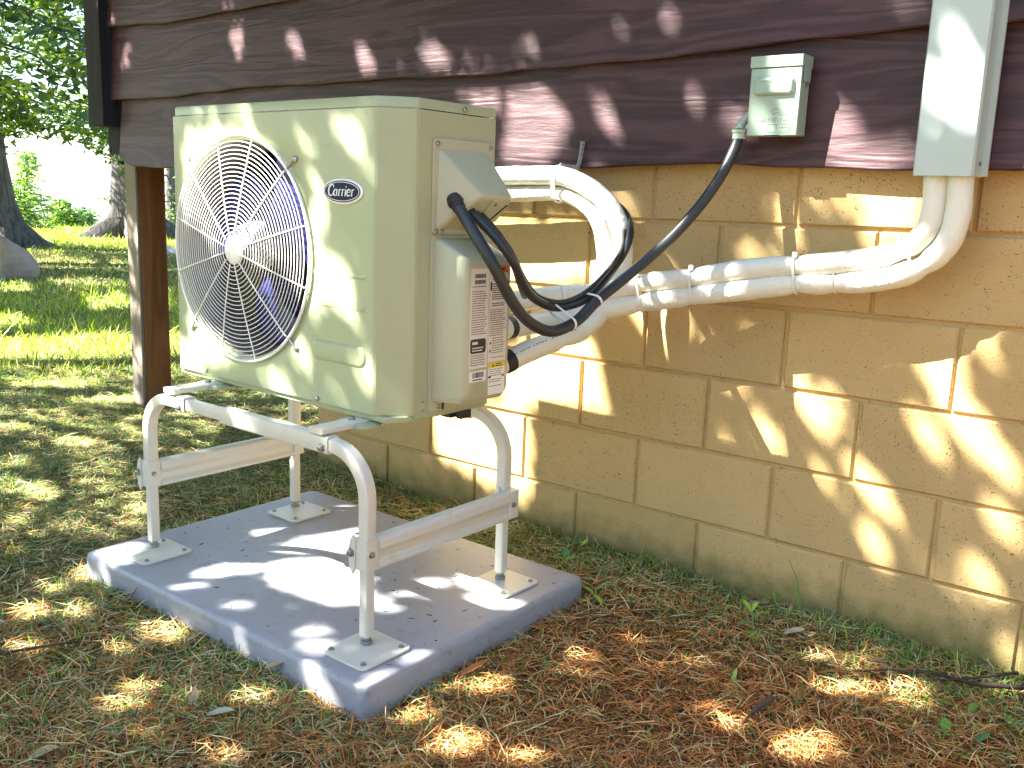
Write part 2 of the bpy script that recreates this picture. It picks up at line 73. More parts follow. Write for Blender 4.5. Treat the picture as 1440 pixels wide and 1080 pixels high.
CREAM = mat('cream_enamel', (.375, .425, .262), dirt=.07, rough=.32, var=.02, bump=.03, bscale=500)
CREAM2 = mat('cream_plastic', (.43, .45, .315), rough=.3, var=.02)
STANDP = mat('stand_powder_coat', (.66, .64, .56), rough=.34, var=.03, bump=.04, bscale=600, dirt=.12)
WIRE = mat('grille_white_wire', (.85, .84, .79), rough=.35, var=.02)
DARK = mat('fan_black_plastic', (.02, .021, .024), rough=.45, var=.1)
BLADE = mat('fan_blade_blue_plastic', (.028, .034, .17), rough=.4, var=.1)
SHROUD = mat('fan_shroud_metal', (.13, .12, .115), rough=.5, var=.1)
SCREW = mat('screw_steel', (.45, .45, .44), rough=.35, metal=.9, var=.2)
BOLT = mat('zinc_bolt', (.42, .46, .46), rough=.35, metal=.9, var=.2)
RUBBER = mat('black_rubber', (.018, .018, .02), rough=.5, var=.2)
NAVY = mat('badge_navy', (.006, .016, .06), rough=.5, var=.02, spec=.2)
BADGEW = mat('badge_white', (.8, .8, .78), rough=.3, var=.01)
PAPER = mat('label_paper', (.72, .68, .60), rough=.55, var=.03)
INK = mat('label_ink', (.03, .03, .035), rough=.6, var=.05)
GREYINK = mat('label_grey_ink', (.13, .12, .115), rough=.6, var=.05)
ORANGE = mat('label_orange', (.80, .16, .02), rough=.5, var=.03)
YELLOW = mat('label_yellow', (.80, .56, .03), rough=.5, var=.03)
PADM = mat('equipment_pad_plastic', (.345, .352, .39), rough=.42, var=.06, vscale=9, bump=.12, bscale=350, dirt=.35)
BOXM = mat('disconnect_paint', (.33, .44, .35), rough=.38, var=.03, bump=.05, bscale=400)
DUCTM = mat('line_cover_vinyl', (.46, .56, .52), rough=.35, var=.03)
TIE = mat('nylon_tie', (.76, .75, .70), rough=.4, var=.02)
GALV = mat('galvanised_strap', (.62, .63, .62), rough=.45, metal=.15, var=.25, vscale=40)
CONDUIT = mat('black_conduit', (.028, .032, .034), rough=.42, var=.15)
CONCAP = mat('grey_fitting', (.2, .22, .22), rough=.5, var=.1)

def insulation_mat():
    m, nt, b = nodes('white_foam_jacket'); N = nt.nodes; L = nt.links
    tc = N.new('ShaderNodeTexCoord')
    n = N.new('ShaderNodeTexNoise'); n.inputs['Scale'].default_value = 14; n.inputs['Detail'].default_value = 5
    L.new(tc.outputs['Object'], n.inputs['Vector'])
    mx = N.new('ShaderNodeMix'); mx.data_type = 'RGBA'; mx.inputs[6].default_value = (.76, .76, .67, 1); mx.inputs[7].default_value = (.66, .67, .55, 1)
    L.new(n.outputs['Fac'], mx.inputs[0]); L.new(mx.outputs[2], b.inputs['Base Color'])
    w = N.new('ShaderNodeTexNoise'); w.inputs['Scale'].default_value = 90; w.inputs['Detail'].default_value = 3
    mp = N.new('ShaderNodeMapping'); mp.inputs['Scale'].default_value = (1, .35, .35)
    L.new(tc.outputs['Object'], mp.inputs[0]); L.new(mp.outputs[0], w.inputs['Vector'])
    bp = N.new('ShaderNodeBump'); bp.inputs['Strength'].default_value = .6; bp.inputs['Distance'].default_value = .005
    L.new(w.outputs['Fac'], bp.inputs['Height']); L.new(bp.outputs[0], b.inputs['Normal'])
    b.inputs['Roughness'].default_value = .42
    return m
FOAM = insulation_mat()

def block_mat(name, base, dark):
    m, nt, b = nodes(name); N = nt.nodes; L = nt.links
    tc = N.new('ShaderNodeTexCoord'); oi = N.new('ShaderNodeObjectInfo')
    n = N.new('ShaderNodeTexNoise'); n.inputs['Scale'].default_value = 5; n.inputs['Detail'].default_value = 7
    L.new(tc.outputs['Object'], n.inputs['Vector'])
    mx = N.new('ShaderNodeMix'); mx.data_type = 'RGBA'; mx.inputs[6].default_value = (*base, 1); mx.inputs[7].default_value = (*dark, 1)
    L.new(n.outputs['Fac'], mx.inputs[0])
    # per block tone
    hs = N.new('ShaderNodeHueSaturation'); L.new(mx.outputs[2], hs.inputs['Color'])
    mr = N.new('ShaderNodeMapRange'); mr.inputs[3].default_value = .88; mr.inputs[4].default_value = 1.08
    L.new(oi.outputs['Random'], mr.inputs[0]); L.new(mr.outputs[0], hs.inputs['Value'])
    # pores of the block face
    v = N.new('ShaderNodeTexNoise'); v.inputs['Scale'].default_value = 230; v.inputs['Detail'].default_value = 2.5; v.inputs['Roughness'].default_value = .55
    L.new(tc.outputs['Object'], v.inputs['Vector'])
    v2 = N.new('ShaderNodeTexNoise'); v2.inputs['Scale'].default_value = 26; v2.inputs['Detail'].default_value = 2
    L.new(tc.outputs['Object'], v2.inputs['Vector'])
    ad = N.new('ShaderNodeMath'); ad.operation = 'MULTIPLY_ADD'; ad.inputs[1].default_value = .22
    L.new(v2.outputs['Fac'], ad.inputs[0]); L.new(v.outputs['Fac'], ad.inputs[2])
    r = N.new('ShaderNodeValToRGB'); r.color_ramp.elements[0].position = .75; r.color_ramp.elements[1].position = .82
    L.new(ad.outputs[0], r.inputs[0])
    m2 = N.new('ShaderNodeMix'); m2.data_type = 'RGBA'; m2.inputs[7].default_value = (.10, .065, .03, 1)
    L.new(r.outputs[0], m2.inputs[0]); L.new(hs.outputs[0], m2.inputs[6])
    # splash-back soil and algae just above the ground
    ge = N.new('ShaderNodeNewGeometry'); sx = N.new('ShaderNodeSeparateXYZ'); L.new(ge.outputs['Position'], sx.inputs[0])
    n4 = N.new('ShaderNodeTexNoise'); n4.inputs['Scale'].default_value = 18; n4.inputs['Detail'].default_value = 6
    L.new(ge.outputs['Position'], n4.inputs['Vector'])
    a4 = N.new('ShaderNodeMath'); a4.operation = 'MULTIPLY_ADD'; a4.inputs[1].default_value = -.14; L.new(n4.outputs['Fac'], a4.inputs[0]); L.new(sx.outputs[2], a4.inputs[2])
    r4 = N.new('ShaderNodeMapRange'); r4.inputs[1].default_value = .075; r4.inputs[2].default_value = -.01; r4.inputs[3].default_value = 0; r4.inputs[4].default_value = .75
    L.new(a4.outputs[0], r4.inputs[0])
    m4 = N.new('ShaderNodeMix'); m4.data_type = 'RGBA'; m4.inputs[7].default_value = (.13, .125, .035, 1)
    L.new(r4.outputs[0], m4.inputs[0]); L.new(m2.outputs[2], m4.inputs[6])
    L.new(m4.outputs[2], b.inputs['Base Color'])
    sub = N.new('ShaderNodeMath'); sub.operation = 'MULTIPLY_ADD'; sub.inputs[1].default_value = -1.4; L.new(r.outputs[0], sub.inputs[0]); L.new(v.outputs['Fac'], sub.inputs[2])
    bp = N.new('ShaderNodeBump'); bp.inputs['Strength'].default_value = .55; bp.inputs['Distance'].default_value = .003
    L.new(sub.outputs[0], bp.inputs['Height']); L.new(bp.outputs[0], b.inputs['Normal'])
    b.inputs['Roughness'].default_value = .75; b.inputs['Specular IOR Level'].default_value = .25
    return m
BLOCK = block_mat('painted_concrete_block', (.55, .395, .18), (.46, .32, .13))
MORTAR = block_mat('painted_mortar', (.53, .375, .165), (.44, .305, .12))

def wood_mat(name, c1, c2, axis='X', rough=.55, ring=1.0, bump=.5):
    m, nt, b = nodes(name); N = nt.nodes; L = nt.links
    tc = N.new('ShaderNodeTexCoord'); mp = N.new('ShaderNodeMapping'); oi = N.new('ShaderNodeObjectInfo')
    s = {'X': (1.1, 9, 9), 'Z': (9, 9, .8)}[axis]
    mp.inputs['Scale'].default_value = s
    ofs = N.new('ShaderNodeVectorMath'); ofs.operation = 'MULTIPLY_ADD'
    cmb = N.new('ShaderNodeCombineXYZ')
    for i in range(3): L.new(oi.outputs['Random'], cmb.inputs[i])
    ofs.inputs[1].default_value = (17, 5, 9); L.new(cmb.outputs[0], ofs.inputs[0]); L.new(tc.outputs['Object'], ofs.inputs[2])
    L.new(ofs.outputs[0], mp.inputs[0])
    n = N.new('ShaderNodeTexNoise'); n.inputs['Scale'].default_value = .9; n.inputs['Detail'].default_value = 3; n.inputs['Distortion'].default_value = .6
    L.new(mp.outputs[0], n.inputs['Vector'])
    mu = N.new('ShaderNodeMath'); mu.operation = 'MULTIPLY'; mu.inputs[1].default_value = 30*ring; L.new(n.outputs['Fac'], mu.inputs[0])
    si = N.new('ShaderNodeMath'); si.operation = 'SINE'; L.new(mu.outputs[0], si.inputs[0])
    fn = N.new('ShaderNodeTexNoise'); fn.inputs['Scale'].default_value = 16; fn.inputs['Detail'].default_value = 9; fn.inputs['Roughness'].default_value = .72
    L.new(mp.outputs[0], fn.inputs['Vector'])
    h = N.new('ShaderNodeMath'); h.operation = 'MULTIPLY_ADD'; h.inputs[1].default_value = .28; L.new(si.outputs[0], h.inputs[0]); L.new(fn.outputs['Fac'], h.inputs[2])
    mr = N.new('ShaderNodeMapRange'); mr.inputs[1].default_value = .15; mr.inputs[2].default_value = .85; L.new(h.outputs[0], mr.inputs[0])
    mx = N.new('ShaderNodeMix'); mx.data_type = 'RGBA'; mx.inputs[6].default_value = (*c1, 1); mx.inputs[7].default_value = (*c2, 1)
    L.new(mr.outputs[0], mx.inputs[0]); L.new(mx.outputs[2], b.inputs['Base Color'])
    bp = N.new('ShaderNodeBump'); bp.inputs['Strength'].default_value = bump; bp.inputs['Distance'].default_value = .004
    L.new(h.outputs[0], bp.inputs['Height']); L.new(bp.outputs[0], b.inputs['Normal'])
    b.inputs['Roughness'].default_value = rough; b.inputs['Specular IOR Level'].default_value = .35
    return m
SIDING = wood_mat('stained_siding', (.037, .0165, .0195), (.080, .038, .043), 'X', .5, 1.6, .4)
TRIM = wood_mat('dark_trim', (.008, .008, .012), (.02, .019, .023), 'Z', .85)
POSTM = wood_mat('treated_post', (.15, .055, .02), (.27, .115, .045), 'Z', .65, .6)
POSTG = wood_mat('lit_grey_weathered_timber', (.20, .165, .125), (.36, .31, .25), 'Z', .75, .6)  # weathered grey, with the lit tone of the post's front put into the colour
BARK = wood_mat('bark', (.035, .034, .036), (.11, .10, .095), 'Z', .9, 1.3, 1.0)

def attr_mat(name, rough=.6, transl=.25, spec=.3):
    m, nt, b = nodes(name); N = nt.nodes; L = nt.links
    a = N.new('ShaderNodeAttribute'); a.attribute_name = 'tint'
    L.new(a.outputs['Color'], b.inputs['Base Color']); b.inputs['Roughness'].default_value = rough
    b.inputs['Specular IOR Level'].default_value = spec
    if transl:
        t = N.new('ShaderNodeBsdfTranslucent'); hs = N.new('ShaderNodeHueSaturation'); hs.inputs['Saturation'].default_value = 1.15; hs.inputs['Value'].default_value = 1.25
        L.new(a.outputs['Color'], hs.inputs['Color']); L.new(hs.outputs[0], t.inputs[0])
        mx = N.new('ShaderNodeMixShader'); mx.inputs[0].default_value = transl
        L.new(b.outputs[0], mx.inputs[1]); L.new(t.outputs[0], mx.inputs[2])
        L.new(mx.outputs[0], N['Material Output'].inputs[0])
    return m
GRASSM = attr_mat('grass_blades', .55, .3, .3)
LITTERM = attr_mat('needle_litter', .7, .12, .2)
LEAFM = attr_mat('leaves', .5, .22, .3)

def ground_mat():
    m, nt, b = nodes('forest_soil'); N = nt.nodes; L = nt.links
    g = N.new('ShaderNodeNewGeometry')
    def noise(s, d=6):
        n = N.new('ShaderNodeTexNoise'); n.inputs['Scale'].default_value = s; n.inputs['Detail'].default_value = d
        L.new(g.outputs['Position'], n.inputs['Vector']); return n
    a = noise(1.6); f = noise(40, 8); h = noise(160, 3)
    r1 = N.new('ShaderNodeValToRGB'); e = r1.color_ramp.elements
    e[0].position = .3; e[0].color = (.05, .026, .012, 1); e[1].position = .7; e[1].color = (.22, .12, .05, 1)
    L.new(f.outputs['Fac'], r1.inputs[0])
    r2 = N.new('ShaderNodeValToRGB'); e = r2.color_ramp.elements
    e[0].position = .3; e[0].color = (.06, .07, .022, 1); e[1].position = .7; e[1].color = (.31, .31, .13, 1)
    L.new(f.outputs['Fac'], r2.inputs[0])
    sx = N.new('ShaderNodeSeparateXYZ'); L.new(g.outputs['Position'], sx.inputs[0])
    ma = N.new('ShaderNodeMath'); ma.operation = 'MULTIPLY_ADD'; ma.inputs[1].default_value = -.35; L.new(sx.outputs[0], ma.inputs[0]); L.new(a.outputs['Fac'], ma.inputs[2])
    mr = N.new('ShaderNodeMapRange'); mr.inputs[1].default_value = .35; mr.inputs[2].default_value = 1.0; L.new(ma.outputs[0], mr.inputs[0])
    mx = N.new('ShaderNodeMix'); mx.data_type = 'RGBA'; L.new(mr.outputs[0], mx.inputs[0]); L.new(r1.outputs[0], mx.inputs[6]); L.new(r2.outputs[0], mx.inputs[7])
    L.new(mx.outputs[2], b.inputs['Base Color']); b.inputs['Roughness'].default_value = .95; b.inputs['Specular IOR Level'].default_value = .1
    ad = N.new('ShaderNodeMath'); ad.operation = 'ADD'; L.new(f.outputs['Fac'], ad.inputs[0]); L.new(h.outputs['Fac'], ad.inputs[1])
    bp = N.new('ShaderNodeBump'); bp.inputs['Strength'].default_value = .8; bp.inputs['Distance'].default_value = .015
    L.new(ad.outputs[0], bp.inputs['Height']); L.new(bp.outputs[0], b.inputs['Normal'])
    return m
SOIL = ground_mat()

# ------------------------------------------------------------------ mesh helpers
class MB:
    def __init__(s): s.v = []; s.f = []
    def add(s, vs, fs):
        o = len(s.v); s.v += [tuple(v) for v in vs]; s.f += [tuple(i+o for i in f) for f in fs]; return s
    def box(s, x0, x1, y0, y1, z0, z1):
        return s.add([(x0,y0,z0),(x1,y0,z0),(x1,y1,z0),(x0,y1,z0),(x0,y0,z1),(x1,y0,z1),(x1,y1,z1),(x0,y1,z1)],
                     [(0,3,2,1),(4,5,6,7),(0,1,5,4),(1,2,6,5),(2,3,7,6),(3,0,4,7)])
    def prism(s, outline, fn0, fn1, caps=True):
        """outline: list of 2D points (ccw); fn0/fn1 map a 2D point to 3D at each end"""
        n = len(outline); vs = [fn0(p) for p in outline]+[fn1(p) for p in outline]
        fs = [(i, (i+1) % n, n+(i+1) % n, n+i) for i in range(n)]
        if caps: fs += [tuple(range(n))[::-1], tuple(range(n, 2*n))]
        return s.add(vs, fs)
    def loft(s, loops, close=True, caps=(True, True)):
        n = len(loops[0]); vs = [p for l in loops for p in l]; fs = []
        for k in range(len(loops)-1):
            for i in range(n if close else n-1):
                j = (i+1) % n; fs.append((k*n+i, k*n+j, (k+1)*n+j, (k+1)*n+i))
        if caps[0]: fs.append(tuple(range(n))[::-1])
        if caps[1]: fs.append(tuple(range((len(loops)-1)*n, len(loops)*n)))
        return s.add(vs, fs)
    def tube(s, pts, rad, seg=12, caps=True, sub=6, smooth=True, sect=None):
        P = [Vector(p) for p in pts]
        R = list(rad) if hasattr(rad, '__len__') else [rad]*len(P)
        if smooth and len(P) > 2:
            Q, RR = [], []
            for i in range(len(P)-1):
                p0 = P[max(i-1, 0)]; p1 = P[i]; p2 = P[i+1]; p3 = P[min(i+2, len(P)-1)]
                for k in range(sub):
                    t = k/sub
                    Q.append(.5*((2*p1)+(p2-p0)*t+(2*p0-5*p1+4*p2-p3)*t*t+(3*p1-p0-3*p2+p3)*t**3)); RR.append(R[i]*(1-t)+R[i+1]*t)
            Q.append(P[-1]); RR.append(R[-1]); P, R = Q, RR
        loops = []; up = None
        for i, p in enumerate(P):
            d = (P[min(i+1, len(P)-1)]-P[max(i-1, 0)]).normalized()
            if up is None:
                up = Vector((0, 0, 1)) if abs(d.z) < .9 else Vector((1, 0, 0))
            a = d.cross(up).normalized(); up = a.cross(d).normalized()
            if sect: loops.append([p+a*x*R[i]+up*y*R[i] for x, y in sect])
            else: loops.append([p+(a*math.cos(2*math.pi*k/seg)+up*math.sin(2*math.pi*k/seg))*R[i] for k in range(seg)])
        s.path = P
        return s.loft(loops, caps=(caps, caps))
    def torus(s, c, n, R, r, seg=48, rs=6, squash=1):
        n = Vector(n).normalized(); a = n.orthogonal().normalized(); b = n.cross(a); c = Vector(c); vs = []; fs = []
        for i in range(seg):
            t = 2*math.pi*i/seg; d = a*math.cos(t)+b*math.sin(t)
            for k in range(rs):
                u = 2*math.pi*k/rs; vs.append(c+d*(R+r*math.cos(u))+n*r*math.sin(u)*squash)
        for i in range(seg):
            for k in range(rs):
                fs.append((i*rs+k, ((i+1) % seg)*rs+k, ((i+1) % seg)*rs+(k+1) % rs, i*rs+(k+1) % rs))
        return s.add(vs, fs)
    def lathe(s, c, n, prof, seg=24, caps=(True, True)):
        n = Vector(n).normalized(); a = n.orthogonal().normalized(); b = n.cross(a); c = Vector(c)
        return s.loft([[c+n*h+(a*math.cos(2*math.pi*k/seg)+b*math.sin(2*math.pi*k/seg))*r for k in range(seg)] for r, h in prof], caps=caps)

def setp(o, label=None, cat=None, group=None, kind=None):
    if label: o['label'] = label
    if cat: o['category'] = cat
    if group: o['group'] = group
    if kind: o['kind'] = kind
    return o
def obj(name, mb, m, parent=None, bevel=0, smooth=38, loc=None, segs=2):
    me = bpy.data.meshes.new(name)
    if isinstance(mb, MB): me.from_pydata(mb.v, [], mb.f)
    else: me.from_pydata(*mb)
    me.update()
    if smooth:
        for p in me.polygons: p.use_smooth = True
        me.set_sharp_from_angle(angle=math.radians(smooth))
    me.materials.append(m)
    o = bpy.data.objects.new(name, me); COL.objects.link(o)
    if parent: o.parent = parent
    if loc: o.location = loc
    if bevel:
        b = o.modifiers.new('bevel', 'BEVEL'); b.width = bevel; b.segments = segs; b.limit_method = 'ANGLE'; b.angle_limit = math.radians(35); b.harden_normals = False
    return o
def part(name, mb, m, parent, **k):
    """geometry given in world metres, stored under a parent whose chain of empties is only translated"""
    w = Vector((0, 0, 0)); p = parent
    while p: w += p.location; p = p.parent
    mb.v = [tuple(Vector(v)-w) for v in mb.v]
    return obj(name, mb, m, parent, **k)
def empty(name, loc, label=None, cat=None, group=None, rz=0, parent=None):
    o = bpy.data.objects.new(name, None); COL.objects.link(o); o.location = loc; o.rotation_euler = (0, 0, rz)
    o.empty_display_size = .1
    if parent: o.parent = parent
    return setp(o, label, cat, group)
def dup(src, parent, loc=None, rot=None):
    o = src.copy(); COL.objects.link(o); o.parent = parent
    if loc is not None: o.location = loc
    if rot is not None: o.rotation_euler = rot
    return o
def rrect(x0, x1, y0, y1, r, n=4):
    P = []
    for cx, cy, a in ((x1-r, y0+r, -90), (x1-r, y1-r, 0), (x0+r, y1-r, 90), (x0+r, y0+r, 180)):
        for k in range(n+1):
            t = math.radians(a+90*k/n); P.append((cx+r*math.cos(t), cy+r*math.sin(t)))
    return P
def fast_mesh(name, verts, faces_loops, loop_starts, tint=None, m=None):
    me = bpy.data.meshes.new(name)
    me.vertices.add(len(verts)); me.vertices.foreach_set('co', verts.astype(np.float32).ravel())
    me.loops.add(len(faces_loops)); me.loops.foreach_set('vertex_index', faces_loops.astype(np.int32))
    me.polygons.add(len(loop_starts)); me.polygons.foreach_set('loop_start', loop_starts.astype(np.int32))
    me.update(calc_edges=True)
    if tint is not None:
        at = me.color_attributes.new('tint', 'FLOAT_COLOR', 'POINT')
        c = np.ones((len(verts), 4), np.float32); c[:, :3] = tint; at.data.foreach_set('color', c.ravel())
    if m: me.materials.append(m)
    return me

# ------------------------------------------------------------------ ground
GZ = .045
def lake_d(x, y): return (-(x-1.55)*.90+(y+2.29)*.43)       # metres towards the lake
_ph = RNG.uniform(0, 6.28, 40)
def hgt(x, y):
    x = np.asarray(x, float); y = np.asarray(y, float)
    h = GZ+.008*np.sin(5.1*x+_ph[0])*np.sin(4.3*y+_ph[1])+.006*np.sin(11*x+3*y+_ph[2])+.005*np.sin(13*y-6*x+_ph[3])+.003*np.sin(31*x+_ph[4])*np.sin(27*y+_ph[5])
    inpad = (x > -.83) & (x < .31) & (y > -1.16) & (y < -.30)
    h = np.where(inpad, np.minimum(h, GZ-.002), h)
    d = lake_d(x, y)
    h = h+.25*np.clip((d-10)/10, 0, 1)**2*np.sin(.35*x+1)*np.sin(.5*y+.4)*.35
    h = h-2.6*np.clip((d-24)/11, 0, 1)**1.5
    return h
def axis(c, dense, step, far):
    a = list(np.arange(c-dense, c+dense+1e-6, step)); s = step
    while a[-1] < far: s *= 1.22; a.append(a[-1]+s)
    s = step
    while a[0] > -far: s *= 1.22; a.insert(0, a[0]-s)
    return np.array(a)
gx = axis(-.6, 3.2, .045, 900); gy = axis(-.6, 2.4, .045, 900)
X, Y = np.meshgrid(gx, gy); Z = hgt(X, Y)
nx, ny = len(gx), len(gy); vid = np.arange(nx*ny).reshape(ny, nx)
q = np.stack([vid[:-1, :-1], vid[:-1, 1:], vid[1:, 1:], vid[1:, :-1]], -1).reshape(-1, 4)
me = fast_mesh('ground', np.stack([X, Y, Z], -1).reshape(-1, 3), q.ravel(), np.arange(0, q.size, 4), None, SOIL)
for p in me.polygons: p.use_smooth = True
ground = setp(bpy.data.objects.new('ground', me), kind='structure'); COL.objects.link(ground)
wm, nt, b = nodes('lake_water'); b.inputs['Base Color'].default_value = (.10, .16, .20, 1); b.inputs['Roughness'].default_value = .12
nz = nt.nodes.new('ShaderNodeTexNoise'); nz.inputs['Scale'].default_value = 1.2; bpn = nt.nodes.new('ShaderNodeBump'); bpn.inputs['Strength'].default_value = .5
gp = nt.nodes.new('ShaderNodeNewGeometry'); nt.links.new(gp.outputs['Position'], nz.inputs['Vector'])
nt.links.new(nz.outputs['Fac'], bpn.inputs['Height']); nt.links.new(bpn.outputs[0], b.inputs['Normal'])
lk = MB(); lk.add([(-900, -900, -1.35), (-20, -900, -1.35), (-20, 900, -1.35), (-900, 900, -1.35)], [(0, 1, 2, 3)])
setp(obj('lake', lk, wm, smooth=0), kind='structure')

# ------------------------------------------------------------------ cabin: block foundation + siding
cabin = empty('cabin', (0, 0, 0), 'dark brown sided cabin on a tan painted concrete block foundation', 'building')
H, B = .2032, .4064
XL, XR = -1.195, 3.3
def bed(j, x): return H*j+.009*(x-.35) - .002            # courses run slightly out of level
fw = MB(); fw.box(XL+.004, XR, .008, .19, -.3, 1.2)
found = part('foundation_wall', fw, MORTAR, cabin)
rb = random.Random(3)
for c in range(-1, 6):
    off = 0 if c % 2 == 0 else .5
    ks = [k for k in range(-5, 10)]
    for k in ks:
        x0 = (k+off)*B; x1 = x0+B
        if x1 < XL+.03 or x0 > XR: continue
        x0 = max(x0, XL); x1 = min(x1, XR)
        g = .0042
        a, e = x0+(g if x0 > XL else 0)+rb.uniform(-.002, .002), x1-g+rb.uniform(-.002, .002)
        pr = rb.uniform(-.0018, .0015); ch = .0045
        z00, z01 = bed(c, a)+g, bed(c, e)+g; z10, z11 = bed(c+1, a)-g, bed(c+1, e)-g
        mb = MB()
        back = [(a, .02, z00), (e, .02, z01), (e, .02, z11), (a, .02, z10)]
        rim = [(x, pr+ch, z) for x, _, z in back]
        fr = [(a+ch, pr, z00+ch), (e-ch, pr, z01+ch), (e-ch, pr, z11-ch), (a+ch, pr, z10-ch)]
        mb.loft([back, rim, fr], caps=(False, True))
        part('concrete_block', mb, BLOCK, found, smooth=0)

def wavy(tab, x):
    xs, zs = zip(*tab); t = np.interp(x, xs, zs)
    return float(t)+.0022*math.sin(9*x+zs[0]*50)+.0015*math.sin(23*x+zs[0]*9)
E3 = [(-2.6, 1.205), (-2.47, 1.195), (-2.43, 1.160), (-2.37, 1.133), (-2.1, 1.1326), (-1.2, 1.134), (-.6, 1.137), (-.2165, 1.1407), (-.05, 1.150), (.31, 1.164), (.58, 1.157), (.9, 1.155), (1.11, 1.1545), (1.6, 1.16), (2.3, 1.15), (3.3, 1.16)]
E2 = [(-2.6, 1.43), (-2.48, 1.418), (-2.137, 1.409), (-1.85, 1.423), (-1.44, 1.428), (-.9, 1.4255), (-.49, 1.42), (-.1, 1.424), (.268, 1.434), (.6655, 1.449), (.89, 1.458), (1.4, 1.45), (2.2, 1.46), (3.3, 1.45)]
E1 = [(-2.6, 1.715), (-2.53, 1.7164), (-2.04, 1.7006), (-1.656, 1.705), (-1.343, 1.7138), (-.8, 1.725), (0, 1.735), (.6, 1.728), (1.5, 1.74), (3.3, 1.735)]
E0 = [(-2.6, 2.02), (-1.5, 2.03), (-.4, 2.02), (.8, 2.035), (3.3, 2.03)]
EA = [(-2.6, 2.33), (3.3, 2.33)]
sh = MB(); sh.box(-2.60, XR, -.012, .0, 1.19, 2.62); siding = part('siding_wall', sh, TRIM, cabin)
xs = [-2.44+i*(XR+2.44)/130 for i in range(131)]
for tab, nxt, yb, lft in ((E3, E2, -.045, -2.455), (E2, E1, -.049, -2.52), (E1, E0, -.051, -2.52), (E0, EA, -.05, -2.52), (EA, [(-2.6, 2.6), (3.3, 2.6)], -.05, -2.52)):
    loops = []; x_ = [lft]+xs if lft < -2.44-1e-3 else xs
    for x in x_:
        z0 = wavy(tab, x); z1 = wavy(nxt, x)+.035; yt = yb+.026
        ws = .0014*math.sin(4.1*x+z0*30)
        prof = [(yb+.024, z0), (yb+.003, z0-.0005), (yb, z0+.004)]
        for t in (.25, .5, .75): prof.append((yb+(yt-yb)*t+ws*math.sin(3*t), z0+(z1-z0)*t))
        prof += [(yt, z1), (-.0125, z1), (-.0125, z0+.02)]
        loops.append([(x, y, z) for y, z in prof])
    mb = MB(); mb.loft(loops); part('siding_board', mb, SIDING, siding, smooth=30)
cb = MB(); cb.box(-2.63, -2.505, -.085, .0, 1.305, 2.62); part('corner_board', cb, TRIM, siding, bevel=.003)
fl = MB(); fl.box(-2.6, XR, .002, 4.0, 1.2, 1.32); part('floor_deck', fl, TRIM, cabin)
bw = MB(); bw.box(-2.6, -2.55, .0, 4.0, 1.32, 2.62); part('end_wall', bw, SIDING, cabin)
eb = MB(); eb.box(XL, XL+.18, .2, 4.0, -.3, 1.19); part('return_wall', eb, MORTAR, cabin)
rf = MB(); rf.add([(-2.9, -.28, 2.6), (XR+.3, -.28, 2.6), (XR+.3, 2.0, 3.3), (-2.9, 2.0, 3.3), (-2.9, -.28, 2.68), (XR+.3, -.28, 2.68), (XR+.3, 2.0, 3.38), (-2.9, 2.0, 3.38)], [(0, 3, 2, 1), (4, 5, 6, 7), (0, 1, 5, 4), (1, 2, 6, 5), (2, 3, 7, 6), (3, 0, 4, 7)])
part('roof', rf, TRIM, cabin)

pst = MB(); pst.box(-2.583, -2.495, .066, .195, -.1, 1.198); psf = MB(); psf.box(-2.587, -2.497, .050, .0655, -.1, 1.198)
pt = empty('wooden_post', (-2.54, .12, 0), 'weathered brown square timber post under the far left end of the cabin', 'post')
part('timber', pst, POSTM, pt, bevel=.004); part('lit_weathered_face', psf, POSTG, pt, bevel=.004)  # thin front plank carries the lit side's paler grey beside the brown timber

# ------------------------------------------------------------------ equipment pad
PX0, PX1, PY0, PY1, PZ = -.791, .268, -1.1128, -.346, .1053
pad = empty('equipment_pad', (-.2615, -.7294, GZ), 'grey plastic equipment pad lying on the ground under the metal stand', 'pad', rz=.0087)
w2, d2 = (PX1-PX0)/2, (PY1-PY0)/2
lo = rrect(-w2-.006, w2+.006, -d2-.006, d2+.006, .02); 
def ring(ins, z): return [(x, y, z) for x, y in rrect(-w2-.006+ins, w2+.006-ins, -d2-.006+ins, d2+.006-ins, max(.02-ins*.5, .004))]
mb = MB(); t = PZ-GZ
mb.loft([ring(0, -.06), ring(.001, t-.016), ring(.003, t-.007), ring(.007, t-.002), ring(.012, t), ring(.02, t)])
obj('slab', mb, PADM, pad, smooth=50)
# moulded maker's mark, worn and unreadable: short raised strokes on a curve
mk = MB()
for i, (sx, ln) in enumerate(zip([0, .018, .034, .05, .066, .082, .098, .116, .132], [.03, .024, .026, .03, .022, .024, .022, .03, .026])):
    x = -.24+sx; y = -.255+.004*math.sin(i*1.3)+.0009*(i-4)**2
    mk.tube([(x, y, t), (x+.008, y+ln, t)], .0018, 5, smooth=False)
    if i % 2: mk.tube([(x, y+.002, t), (x+.013, y+.001, t)], .0015, 5, smooth=False)
    if i % 3 == 0: mk.tube([(x+.006, y+ln-.002, t), (x+.02, y+ln, t)], .0015, 5, smooth=False)
mk.tube([(-.28+k*.02, -.245+.03*math.sin(math.pi*k/10)+.035, t) for k in range(11)], .0016, 5)
obj('moulded_mark', mk, PADM, pad)

